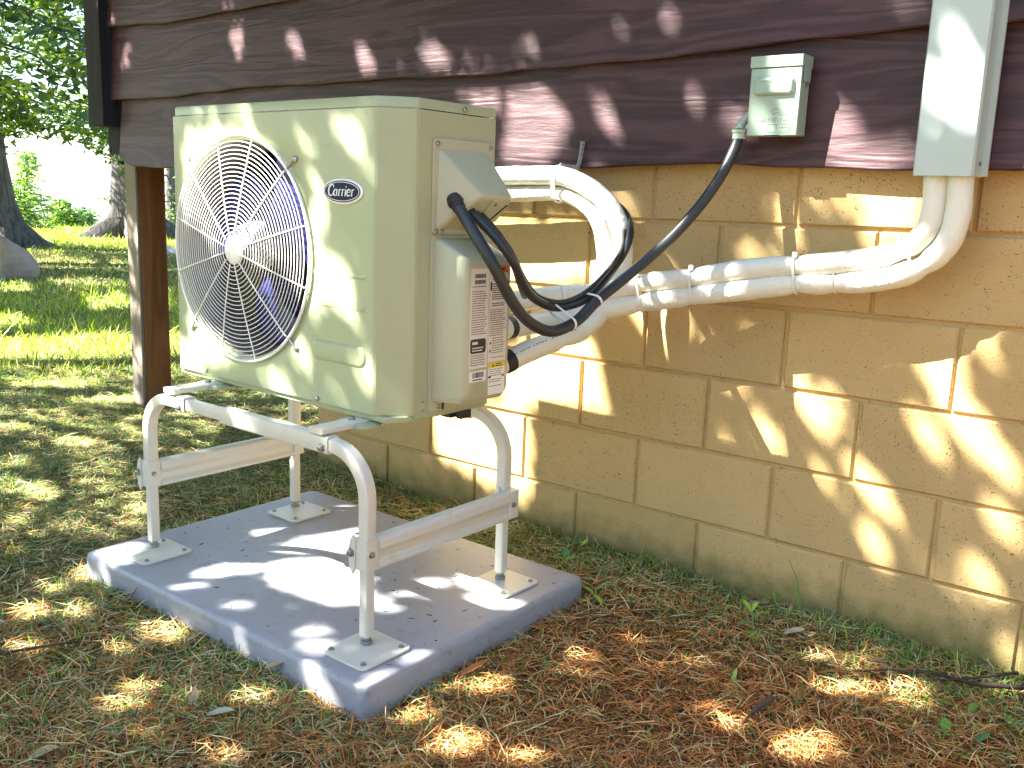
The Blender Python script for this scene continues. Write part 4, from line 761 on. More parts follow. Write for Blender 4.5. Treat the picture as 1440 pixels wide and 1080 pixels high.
for i, rr in ((10, .0235), (9, .0228), (7, .0235), (4, .024)):
    c, u, v, d = band(TAB['U'][i], TAB['L'][i], rr+.001, dirat('U', i))
    kb = MB(); p = Vector(TAB['U'][i])+Vector((0, -.016, .021)); kb.box(p.x-.005, p.x+.005, p.y-.004, p.y+.004, p.z-.002, p.z+.012); part('tie_head', kb, TIE, ls, bevel=.001)
mb = MB(); mb.torus(TAB['L'][6], dirat('L', 6), .0236, .0018, 32, 6); part('cable_tie', mb, TIE, ls)
band(TAB['T'][3], mid(TAB['L'][12], TAB['L'][12]), .0262, dirat('T', 3))
band(TAB['U'][12], TAB['L'][12], .0262, dirat('U', 12))
band(TAB['T'][12], TAB['V'][9], .0268, dirat('T', 12), wid=.014) if False else None
for key, i0_, i1_ in (('T', 1, 2), ('L', -2, -3)):
    p = Vector(TAB[key][i0_]); d = (Vector(TAB[key][i1_])-p).normalized()
    mb = MB(); mb.lathe(p-d*.02, d, [(.025, 0), (.0282, .004), (.0282, .026), (.0255, .029)], 20); part('pipe_end_cap', mb, RUBBER, ls)
# printed legend on the lowest pipe: tiny marks along its upper side
mb = MB()
for k in range(26):
    i = 6+k*.8; a = T_[int(i)]; b_ = T_[int(i)+1]; p = a.lerp(b_, i-int(i)); dd = (b_-a).normalized(); side = dd.cross(Vector((0, 0, 1))).normalized()
    if side.y > 0: side = -side
    nrm = (side*.75+Vector((0, 0, .66))).normalized(); q_ = p+nrm*.0268
    if k % 6 == 5: continue
    mb.tube([q_-dd*.0022, q_+dd*.0022], .0009+.0007*rl.random(), 5, smooth=False)
part('pipe_print', mb, GREYINK, ls)

# strap that hangs the loop from the siding
hs = empty('pipe_hanger', (-.06, -.05, 1.14), 'short perforated metal hanger strap nailed to the siding above the white pipe loop', 'strap')
SX = -.005
mb = MB(); sp_ = [(SX, -.0465, 1.222), (SX-.004, -.048, 1.175), (SX-.012, -.055, 1.150), (SX-.026, -.085, 1.148), (SX-.030, -.118, 1.1515)]
mb.tube(sp_, .011, sect=[(-1, -.08), (1, -.08), (1, .08), (-1, .08)]); part('strap', mb, GALV, hs, smooth=30)
mb = MB()
for z in (1.213, 1.200, 1.187): mb.lathe((SX-(1.222-z)*.08, -.0475, z), (0, -1, 0), [(.0032, 0), (.0032, .0014)], 10)
part('strap_hole', mb, DARK, hs)
c = Vector((-.0335, -.1075, 1.102)); mb = MB()
band((-.033, -.115, 1.1255), (-.040, -.102, 1.080), .0268, (1, 0, -.12), wid=.013, th=.002, name='strap_loop', m=TIE, parent=hs)

# ------------------------------------------------------------------ flexible conduits
def conduit(key, r, label, name='flexible_conduit', ribs=True):
    e = empty(name, TAB[key][0], label, 'conduit', 'black flexible conduits from the unit')
    mb = MB(); mb.tube(TAB[key], r, 14, sub=14)
    if ribs:
        n = 14; P = mb.path
        for i, p in enumerate(P):
            k = 1+.03*(i % 2)
            for j in range(n):
                v = Vector(mb.v[i*n+j]); mb.v[i*n+j] = tuple(p+(v-p)*k)
    part('sheath', mb, CONDUIT, e, smooth=80)
    p = Vector(TAB[key][0]); d = (Vector(TAB[key][1])-p).normalized()
    mb = MB(); mb.lathe(p-d*.012, d, [(r*1.2, 0), (r*1.45, .004), (r*1.45, .02), (r*1.15, .024), (r*1.15, .034)], 16)
    part('gland', mb, RUBBER, e); return e
c1 = conduit('C1', .0128, 'thick black conduit drooping from the unit then rising to the wall box')
p = Vector(TAB['C1'][-1]); mb = MB(); mb.lathe(p-Vector((0, 0, .014)), (0, 0, 1), [(.0165, 0), (.0165, .014), (.0185, .015), (.0185, .021)], 18); part('end_fitting', mb, BOXM, c1)
mb = MB(); mb.tube([p+Vector((0, 0, .008)), p+Vector((.001, .006, .022)), p+Vector((.01, .012, .036)), p+Vector((.024, .014, .045))], .0105, 12); part('elbow', mb, BOXM, c1)
conduit('C2', .0098, 'thinner black ribbed conduit looping up around the bend of the white pipe')
conduit('C4', .0058, 'thin black cable running alongside the ribbed conduit around the pipe bend')
conduit('C3', .0085, 'short black conduit going straight down behind the white pipes')
def torus_on(key, t_i, R, name='cable_tie', parent=None):
    mb = MB(); mb.torus(TAB[key][t_i], dirat(key, t_i), R, .0018, 32, 6, squash=1.6); part(name, mb, TIE, parent)
ct_ = empty('conduit_tie', (.27, -.55, .77), 'white cable tie holding two black conduits at the lowest bend', 'cable tie')
def tie_round(P1, P2, r, d, parent): band(P1, P2, r, d, wid=.0065, name='tie_band', parent=parent)
tie_round(mid(TAB['C1'][7], TAB['C1'][6]), TAB['C2'][6], .0145, (Vector(TAB['C1'][7])-Vector(TAB['C1'][6])), ct_)
ct2 = empty('conduit_tie', (.31, -.42, .83), 'white cable tie where the two black conduits cross over the pipe', 'cable tie')
tie_round(TAB['C1'][8], TAB['C2'][7], .0145, (Vector(TAB['C1'][9])-Vector(TAB['C1'][7])), ct2)

# ------------------------------------------------------------------ disconnect box
db = empty('disconnect_box', (.57, -.045, 1.225), 'grey green metal electrical disconnect box mounted on the brown siding', 'electrical box')
x0, x1, zf0, zf1, yf, yk = .506, .633, 1.226, 1.409, -.100, -.046
mb = MB(); mb.box(x0+.002, x1-.002, yf+.006, yk, zf0+.002, zf1-.006); part('enclosure', mb, BOXM, db, bevel=.003)
mb = MB(); mb.box(x0-.001, x1+.001, yf-.003, yk+.004, zf1-.026, zf1); mb.box(x1+.0005, x1+.0025, yf+.01, yk-.006, zf1-.060, zf1-.026); part('hood', mb, BOXM, db, bevel=.003)
mb = MB(); mb.box(x0+.001, x1-.001, yf, yf+.006, zf0+.001, zf1-.0275); door = part('door', mb, BOXM, db, bevel=.002)
def emboss(parent, xa, xb, za, zb, r, yb_, steps, name):
    mb = MB(); cx, cz = (xa+xb)/2, (za+zb)/2; loops = []
    for ins, h in steps:
        loops.append([(x, yb_-h, z) for x, z in rrect(xa+ins, xb-ins, za+ins, zb-ins, max(r-ins, .002), 5)])
    mb.loft(loops, caps=(False, True)); return part(name, mb, BOXM, parent, smooth=60)
emboss(door, x0+.012, x1-.014, 1.318, 1.362, .012, yf+.0005, [(0, 0), (.001, .003), (.003, .0075), (.006, .0105), (.010, .0115), (.012, .0100)], 'pull_handle')
mb = MB()
mb.tube([(.565, yf-.0002, 1.283), (.578, yf-.0002, 1.290), (.592, yf-.0002, 1.283), (.600, yf-.0002, 1.276)], .0013, 6)
mb.tube([(.570, yf-.0002, 1.276), (.582, yf-.0002, 1.281), (.594, yf-.0002, 1.275)], .0012, 6)
for k in range(8): mb.tube([(.546+k*.0062, yf-.0002, 1.258), (.548+k*.0062, yf-.0002, 1.268)], .0012, 5, smooth=False)
mb.tube([(.536, yf-.0002, 1.263), (.545, yf-.0002, 1.262)], .0012, 5, smooth=False); mb.tube([(.596, yf-.0002, 1.263), (.606, yf-.0002, 1.264)], .0012, 5, smooth=False)
part('embossed_mark', mb, BOXM, door)
mb = MB()
for a, b_ in (((.560, 1.254), (.614, 1.254)), ((.614, 1.254), (.614, 1.236)), ((.614, 1.236), (.560, 1.236)), ((.560, 1.236), (.560, 1.254)), ((.581, 1.254), (.581, 1.236))):
    mb.tube([(a[0], yf-.0002, a[1]), (b_[0], yf-.0002, b_[1])], .0009, 5, smooth=False)
for k in range(5): mb.tube([(.586+k*.005, yf-.0002, 1.245), (.589+k*.005, yf-.0002, 1.247)], .0008, 5, smooth=False)
part('embossed_frame', mb, BOXM, door)
mb = MB(); mb.box(.553, .590, yf-.0012, yf+.004, 1.2245, 1.2292); part('latch_slot', mb, DARK, door)
mb = MB(); mb.lathe((x1-.002, yf+.03, 1.343), (1, 0, 0), [(.004, 0), (.004, .003)], 10); part('hinge_rivet', mb, BOLT, db)

# ------------------------------------------------------------------ line cover duct
dc = empty('line_cover', (.97, -.045, 1.139), 'white vinyl pipe cover duct running down the siding above the bent pipes', 'duct')
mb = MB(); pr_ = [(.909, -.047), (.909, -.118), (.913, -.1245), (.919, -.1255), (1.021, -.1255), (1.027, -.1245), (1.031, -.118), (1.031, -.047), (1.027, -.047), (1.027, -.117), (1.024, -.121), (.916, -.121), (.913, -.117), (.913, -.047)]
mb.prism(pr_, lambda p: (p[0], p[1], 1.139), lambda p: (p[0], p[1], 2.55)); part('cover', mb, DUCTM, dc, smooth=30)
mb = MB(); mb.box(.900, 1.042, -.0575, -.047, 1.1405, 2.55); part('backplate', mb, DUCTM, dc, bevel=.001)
mb = MB(); mb.lathe((1.0312, -.085, 1.165), (1, 0, 0), [(.005, 0), (.005, .002), (.002, .004)], 10); part('cover_screw', mb, SCREW, dc)

# ------------------------------------------------------------------ ground cover
def blades(n, pos, length, width, pitch, col, bend, yaw=None, sink=.002):
    """curved tapering strips; returns verts, loops, starts, tint"""
    yaw = RNG.uniform(0, 2*np.pi, n) if yaw is None else yaw
    d = np.stack([np.cos(yaw)*np.cos(pitch), np.sin(yaw)*np.cos(pitch), np.sin(pitch)], -1)
    side = np.stack([-np.sin(yaw), np.cos(yaw), np.zeros(n)], -1)
    roll = RNG.uniform(-.7, .7, n)[:, None]; side = side*np.cos(roll)+np.cross(d, side)*np.sin(roll)
    lat = RNG.uniform(-.35, .35, n)[:, None]*side
    base = pos-np.array([0, 0, 1])*sink
    m = base+d*(length*.5)[:, None]+lat*(length*.35)[:, None]
    tip = base+d*length[:, None]+lat*(length*.2)[:, None]; tip[:, 2] -= bend*length; m[:, 2] -= bend*length*.12
    w = side*width[:, None]*.5
    V = np.stack([base-w*.8, base+w*.8, m-w, m+w, tip], 1).reshape(-1, 3)
    o = (np.arange(n)*5)[:, None]
    lp = np.concatenate([o+np.array([[0, 1, 3, 2]]), o+np.array([[2, 3, 4]])], 1).ravel()
    st = (np.arange(n)*7)[:, None]+np.array([[0, 4]])
    return V, lp, st.ravel(), np.repeat(col, 5, 0)
def scatter(n, rmin, rmax, a0, a1, power=1.6):
    """random points around the camera foot, denser near it; angles are compass headings in degrees"""
    out = []; tot = 0
    while tot < n:
        u = RNG.uniform(0, 1, n*2); r = (rmin**(2-power)+(rmax**(2-power)-rmin**(2-power))*u)**(1/(2-power))
        a = np.radians(RNG.uniform(a0, a1, n*2)); x = CAMP.x+r*np.sin(a); y = CAMP.y+r*np.cos(a)
        ok = ~((x > -.80) & (x < .275) & (y > -1.12) & (y < -.34)) & ~((y > -.006) & (x > XL-.01)) & ~((x > -2.59) & (x < -2.49) & (y > .045) & (y < .2))
        out.append(np.stack([x[ok], y[ok]], -1)); tot += ok.sum()
    return np.concatenate(out)[:n]
def pnoise(x, y, s, k): 
    return .5+.25*(np.sin(s*x+_ph[k]+1.7*np.sin(s*.6*y+_ph[k+1]))+np.sin(s*1.3*y+_ph[k+2]+1.5*np.sin(s*.7*x+_ph[k+3])))
def pick(w, cols):
    """w: n x k weights -> colours with jitter"""
    w = w/w.sum(1, keepdims=True); c = np.cumsum(w, 1); u = RNG.uniform(0, 1, len(w))[:, None]; i = (u > c).sum(1).clip(0, len(cols)-1)
    C = np.array(cols)[i]; return C*RNG.uniform(.6, 1.45, (len(w), 1))*RNG.uniform(.9, 1.1, (len(w), 3))
def stuff(name, V, lp, st, ti, m):
    me = fast_mesh(name, V, lp, st, ti, m); o = bpy.data.objects.new(name, me); COL.objects.link(o); return setp(o, kind='stuff')

def brown_zone(x, y):        # needle litter dominates to the right of the pad, thins out to the left lawn
    t = np.clip((x+.15)/.7, 0, 1)*np.clip((-y-.05)/.45, 0, 1)
    t2 = np.clip((-y-1.05)/.5, 0, 1)*.55
    return np.clip(np.maximum(t, t2), 0, 1)
# 1 fallen needles and dry grass
n = 190000
P = scatter(n, .75, 7.5, -82, 26, 1.35); x, y = P.T; bz = brown_zone(x, y); cl = pnoise(x, y, 5.5, 6)
pos = np.stack([x, y, hgt(x, y)+RNG.uniform(.0, .014, n)*(.4+cl)], -1)
cols = [(.52, .215, .06), (.32, .125, .04), (.60, .40, .17), (.52, .48, .26), (.26, .33, .12), (.08, .045, .022)]
w = np.stack([.25+2.6*bz, .25+1.9*bz, .9+1.1*bz, 1.15*(1-bz)+.35, .9*(1-bz)+.1, .45+.2*bz], -1)
V1 = blades(n, pos, RNG.uniform(.025, .085, n), RNG.uniform(.0012, .0030, n), RNG.uniform(-.08, .40, n), pick(w, cols), RNG.uniform(0, .25, n))
setp(stuff('needle_litter', *V1, LITTERM), 'brown needles and dry grass lying over the ground', 'litter')
# 2 living grass, thin among the litter, thick towards the lawn and along the wall
n = 125000
P = scatter(int(n*2.2), .8, 8.5, -82, 26, 1.3); x, y = P.T; bz = brown_zone(x, y); g = pnoise(x, y, 4.3, 12)*pnoise(x, y, 9.1, 18)*2.2
wall_d = np.where(x > XL, np.abs(y), 9)
pr_g = np.clip((1-bz*.93)*(.40+.60*np.clip(g, 0, 1)**1.3)+.55*np.exp(-(wall_d/.07)**2)+.35*np.clip((-x-2.2)/1.5, 0, 1), 0, 1)
ok = RNG.uniform(0, 1, len(x)) < pr_g; x, y, wd, bzz = x[ok], y[ok], wall_d[ok], bz[ok]; n = len(x)
lf = np.clip((-x-2.0)/2.0, 0, 1)
cols = [(.14, .27, .045), (.23, .34, .055), (.10, .22, .08), (.42, .42, .19), (.30, .42, .035)]
w = np.stack([1+0*x, .8+.6*lf, .9-.5*lf, .7-.3*lf, .15+1.4*lf], -1)
ln = RNG.uniform(.02, .055, n)*(1+.3*lf)*np.where(wd < .12, 1.15, 1)
V2 = blades(n, np.stack([x, y, hgt(x, y)], -1), ln, RNG.uniform(.0014, .0032, n), RNG.uniform(.15, 1.25, n), pick(w, cols), RNG.uniform(.05, .45, n))
setp(stuff('lawn_grass', *V2, GRASSM), 'short green grass growing through the litter near the cabin', 'grass')
# 3 lawn beyond
n = 260000
P = scatter(n, 5.2, 26, -98, -42, .9); x, y = P.T
d = np.hypot(x-CAMP.x, y-CAMP.y); sc_ = .6+d/9
shade = pnoise(x, y, .9, 24)
cols = [(.22, .33, .04), (.36, .44, .06), (.12, .20, .045), (.50, .48, .17), (.20, .15, .08)]
keep_ = RNG.uniform(0, 1, n) < np.clip((d-5.0)/1.8, .05, 1)*np.clip(1.2-.9*(x > -2.6)*(y > .1), 0, 1); x, y, d, sc_ = x[keep_], y[keep_], d[keep_], sc_[keep_]; n = len(x)
dirt_ = np.clip((d-9.5)/1.5, 0, 1)*np.clip((17-d)/2, 0, 1)
w = np.stack([1+0*x, 1.2-.9*dirt_, .5+.8*dirt_, .5+.0*x, .1+1.6*dirt_], -1)
V3 = blades(n, np.stack([x, y, hgt(x, y)], -1), RNG.uniform(.035, .095, n)*np.where(RNG.uniform(0, 1, n) < .06, 2.0, 1)*np.clip(sc_, .8, 1.3)*(1-.45*dirt_), RNG.uniform(.003, .006, n)*sc_, RNG.uniform(.3, 1.35, n), pick(w, cols), RNG.uniform(.05, .35, n))
setp(stuff('far_lawn_grass', *V3, GRASSM), 'taller yellow green grass of the open lawn towards the lake', 'grass')
# specks blown onto the pad
n = 170; ux = RNG.uniform(-.76, .24, n); uy = RNG.uniform(-1.08, -.37, n)
V4 = blades(n, np.stack([ux, uy, np.full(n, PZ+.0025)], -1), RNG.uniform(.004, .022, n), RNG.uniform(.0012, .003, n), RNG.uniform(-.02, .1, n), np.tile([[.035, .025, .02]], (n, 1))*RNG.uniform(.6, 2, (n, 1)), np.zeros(n))
setp(stuff('pad_debris', *V4, LITTERM), 'dark specks and needle bits scattered on the grey pad', 'debris')

# ------------------------------------------------------------------ small plants, leaves, sticks
def leaf_mesh(mb, base, yaw, ln, wd, pitch, curl=.25, fold=.25):
    base = Vector(base); d = Vector((math.cos(yaw), math.sin(yaw), 0)); s = Vector((-d.y, d.x, 0)); G = []
    for i in range(6):
        t = i/5; w = wd*math.sin(math.pi*min(t*.93+.07, 1))**.8*.5; c = base+d*ln*t*math.cos(pitch)+Vector((0, 0, ln*(t*math.sin(pitch)-curl*t*t)))
        G += [c-s*w+Vector((0, 0, w*fold)), c, c+s*w+Vector((0, 0, w*fold))]
    mb.add(G, [(i*3+j, i*3+j+1, (i+1)*3+j+1, (i+1)*3+j) for i in range(5) for j in range(2)])
def leafcol(name, c): return mat(name, c, rough=.45, var=.15, vscale=60)
GREENS = [leafcol('leaf_green_a', (.12, .34, .05)), leafcol('leaf_green_b', (.26, .46, .04)), leafcol('leaf_green_c', (.08, .25, .10)), leafcol('stem_green', (.18, .28, .08))]
def weed(loc, leaves, stem, label, gi=0, cat='plant', name='weed_plant'):
    x, y = loc; z = float(hgt(x, y)); e = empty(name, (x, y, z-.005), label, cat)
    for i, (yaw, ln, wd, pit, h) in enumerate(leaves):
        mb = MB(); leaf_mesh(mb, (0, 0, h), yaw, ln, wd, pit); obj('leaf', mb, GREENS[(gi+i) % 3 if gi < 3 else gi], e, smooth=60)
    if stem:
        mb = MB(); mb.tube([(0, 0, -.01), (.004, 0, stem*.5), (.0, .004, stem)], [.0028, .0024, .0018], 6); obj('stem', mb, GREENS[3], e)
    return e
weed((0.673, -0.205), [(0.4, 0.05, 0.014, 0.5, 0.05), (2.6, 0.055, 0.014, 0.6, 0.055), (4.2, 0.045, 0.012, 0.3, 0.03), (5.3, 0.055, 0.03, 0.1, 0.012), (1.2, 0.035, 0.012, 1.0, 0.06)], 0.06, 'upright seedling with narrow pale leaves below the block wall', 0, 'plant', 'weed_plant')
weed((0.076, -0.151), [(2.2, 0.065, 0.028, 0.5, 0.01), (0.6, 0.045, 0.022, 0.4, 0.012), (3.9, 0.04, 0.018, 0.5, 0.008)], 0.015, 'small weed with broad blue green leaves behind the pad corner', 2, 'plant', 'weed_plant')
weed((0.063, -0.061), [(1.0, 0.045, 0.018, 0.9, 0.01), (3.5, 0.03, 0.014, 0.7, 0.02)], 0.02, 'tiny yellow green sprout close to the wall beyond the pad', 1, 'plant', 'weed_plant')
weed((-0.662, 0.015), [(2.5, 0.055, 0.03, 0.35, 0.012), (0.3, 0.03, 0.014, 0.5, 0.01)], 0.015, 'single rounded green leaf growing under the unit by the wall', 0, 'plant', 'weed_plant')
weed((0.757, -0.476), [(1.6, 0.055, 0.01, 1.2, 0.0), (0.2, 0.03, 0.008, 0.9, 0.0)], 0, 'bright yellow green blade standing in the brown needles', 1, 'plant', 'weed_plant')
weed((0.311, -0.353), [(5.6, 0.07, 0.012, 0.25, 0.02), (1.0, 0.06, 0.011, 0.7, 0.03), (2.8, 0.06, 0.012, 0.3, 0.02), (4.4, 0.05, 0.01, 0.2, 0.01)], 0.04, 'forked green weed leaning out beside the right pad corner', 1, 'plant', 'weed_plant')
weed((1.113, -0.255), [(0.3, 0.05, 0.018, 0.15, 0.006), (2.9, 0.04, 0.014, 0.2, 0.006)], 0.0, 'pair of flat green leaves below the long twig', 0, 'plant', 'weed_plant')
weed((1.039, -0.311), [(0.1, 0.045, 0.012, 0.12, 0.006), (3.0, 0.04, 0.012, 0.1, 0.006)], 0.0, 'lime leaf in the sunlit needles left of the long twig', 1, 'plant', 'weed_plant')
weed((1.187, -0.255), [(1.5, 0.045, 0.017, 0.6, 0.004)], 0.0, 'one upright green leaf near the right frame edge', 0, 'plant', 'weed_plant')
weed((1.174, -0.389), [(1.9, 0.05, 0.02, 0.6, 0.004), (0.6, 0.04, 0.016, 0.3, 0.004)], 0.0, 'two green leaves on the ground at the lower right', 0, 'plant', 'weed_plant')
weed((1.227, -0.381), [(1.2, 0.048, 0.02, 0.45, 0.004)], 0.0, 'rounded green leaf in front of the two leaves at the lower right', 2, 'plant', 'weed_plant')
weed((1.252, -0.443), [(3.2, 0.055, 0.02, 0.12, 0.006)], 0.0, 'flat green leaf lowest of those at the lower right', 0, 'plant', 'weed_plant')
weed((1.264, -0.265), [(0.5, 0.05, 0.017, 0.2, 0.006), (2.0, 0.04, 0.015, 0.4, 0.006)], 0.0, 'green leaf pair farthest right in the needle litter', 2, 'plant', 'weed_plant')
weed((0.031, -1.116), [(2.0, 0.03, 0.01, 0.6, 0.0), (1.0, 0.035, 0.009, 0.8, 0.0), (3.0, 0.03, 0.009, 0.7, 0.0)], 0.0, 'green tuft touching the front face of the pad', 0, 'plant', 'weed_plant')
weed((-0.606, -1.163), [(2.0, 0.04, 0.016, 0.6, 0.0), (0.5, 0.035, 0.014, 0.5, 0.0), (3.7, 0.035, 0.014, 0.5, 0.0)], 0.0, 'small blue green weed beside the left pad corner', 2, 'plant', 'weed_plant')

def stalk(loc, tip, label):
    x, y = loc; z = float(hgt(x, y)); e = empty('grass_stalk', (x, y, z), label, 'grass stalk'); mb = MB(); mb.tube([(0, 0, -.01), (tip[0]*.35, tip[1]*.35, tip[2]*.55), tip], [.0016, .0013, .0008], 5); obj('stem', mb, GREENS[3], e)
    mb = MB(); leaf_mesh(mb, (tip[0]*.2, tip[1]*.2, tip[2]*.25), 2.2, .06, .005, .8); obj('blade', mb, GREENS[0], e, smooth=60)
stalk((0.735, -0.034), (-.05, .004, .135), 'long thin grass stalk leaning left against the block wall')
stalk((0.655, -0.039), (.05, .0, .06), 'short grass stalk leaning right at the foot of the wall')
stalk((-0.409, 0.026), (-.035, .01, .13), 'thin reddish grass stalk rising behind the right side channel')
def dry_leaf(loc, yaw, ln, wd, col, label, up=.012):
    x, y = loc; mb = MB(); leaf_mesh(mb, (x, y, float(hgt(x, y))+up), yaw, ln, wd, .18, -.15, .5)
    o = obj('dry_leaf', mb, col, smooth=60); setp(o, label, 'leaf')
TAN = leafcol('dead_leaf_tan', (.42, .33, .17)); RUST = leafcol('dead_leaf_rust', (.42, .15, .04)); PALE = leafcol('dead_leaf_pale', (.46, .42, .30))
dry_leaf((0.752, -0.189), .6, .05, .026, PALE, 'curled pale tan leaf on the litter below the wall')
dry_leaf((-0.639, -0.151), .3, .055, .03, RUST, 'orange brown dead leaf on the ground under the unit', .02)
dry_leaf((0.075, -1.333), .5, .06, .028, PALE, 'pale dead leaf at the lower left of the lawn')
dry_leaf((0.003, -1.143), .9, .05, .024, TAN, 'tan dead leaf leaning near the front edge of the pad', .02)
dry_leaf((0.323, -0.876), 1.2, .07, .02, RUST, 'rusty curled leaf standing by the right edge of the pad', .02)
dry_leaf((-0.041, -1.615), 1.0, .05, .03, TAN, 'tan dead leaf in the bottom left corner')
dry_leaf((0.027, -1.332), 2.4, .045, .02, TAN, 'small tan leaf lying beside the pale leaf at lower left')
STICK = wood_mat('twig_bark', (.035, .022, .016), (.10, .07, .05), 'X', .8)
def stick(pts, r, label):
    P = [(x, y, float(hgt(x, y))+.010+h) for (x, y), h in pts]; c = Vector(P[0]); mb = MB(); mb.tube([tuple(Vector(p)-c) for p in P], [r*(1-.6*i/(len(P)-1)) for i in range(len(P))], 7)
    o = obj('twig', mb, STICK, loc=c, smooth=60); setp(o, label, 'twig')
stick([((1.258, -0.098), .01), ((1.17, -0.15), .012), ((1.069, -0.158), .008), ((0.95, -0.25), .0)], .006, 'long dark twig lying along the foot of the wall at right')
stick([((1.232, -0.038), .012), ((1.142, -0.151), .016), ((1.08, -0.199), .01)], .004, 'thin dark side twig crossing the long twig at right')
stick([((0.874, -0.54), .016), ((0.862, -0.595), .008), ((0.86, -0.646), .0)], .007, 'short thick stick in the needles right of centre')
stick([((-0.478, -1.489), .004), ((-0.434, -1.403), .01), ((-0.411, -1.335), .0)], .004, 'brown twig at the left edge of the lawn')
stick([((0.108, -0.851), .0), ((0.123, -0.884), .03), ((0.158, -0.943), .05)], .003, 'thin twig sticking up against the right face of the pad') if False else None
stick([((-1.281, -0.31), .03), ((-1.047, -0.375), .012), ((-0.857, -0.552), .0)], .003, 'thin curved pale twig behind the left back leg')
stick([((-0.907, -1.288), .006), ((-0.905, -1.207), .01), ((-0.955, -1.052), .0)], .003, 'thin twig left of the left pad corner')
def rock(loc, sx, sy, sz, label, m, seed, name='boulder', facets=.28):
    rg = random.Random(seed); mb = MB(); n = 14; loops = []
    x, y = loc; z0 = float(hgt(x, y))
    pl = [Vector((rg.uniform(-1, 1), rg.uniform(-1, 1), rg.uniform(-.2, 1))).normalized() for _ in range(11)]; pd = [rg.uniform(.62, .92) for _ in pl]
    for i in range(13):
        ph = math.pi*(i+.02)/12.04; row = []
        for k in range(24):
            a = 2*math.pi*k/24; d = Vector((math.sin(ph)*math.cos(a), math.sin(ph)*math.sin(a), math.cos(ph))); r = 1.0
            for q_, dd in zip(pl, pd):
                c = d.dot(q_)
                if c > .05: r = min(r, dd/c)
            r *= 1+.02*rg.uniform(-1, 1); row.append((d.x*r*sx, d.y*r*sy, d.z*r*sz))
        loops.append(row)
    mb.loft(loops); o = obj(name, mb, m, loc=(x, y, z0+sz*.25), smooth=9); setp(o, label, 'rock')
ROCKM = mat('lichen_rock', (.36, .29, .22), rough=.95, col2=(.17, .13, .10), vscale=9, bump=.8, bscale=40)
STONEM = mat('pale_stone', (.55, .55, .53), rough=.8, var=.1, bump=.4, bscale=30)
rock((-9.091, 2.318), .36, .34, .36, 'grey brown boulder in the grass at the left edge of the lawn', ROCKM, 4)
rock((-11.627, 5.809), .16, .13, .11, 'small pale rounded stone between the post and the unit', STONEM, 9, 'stone')


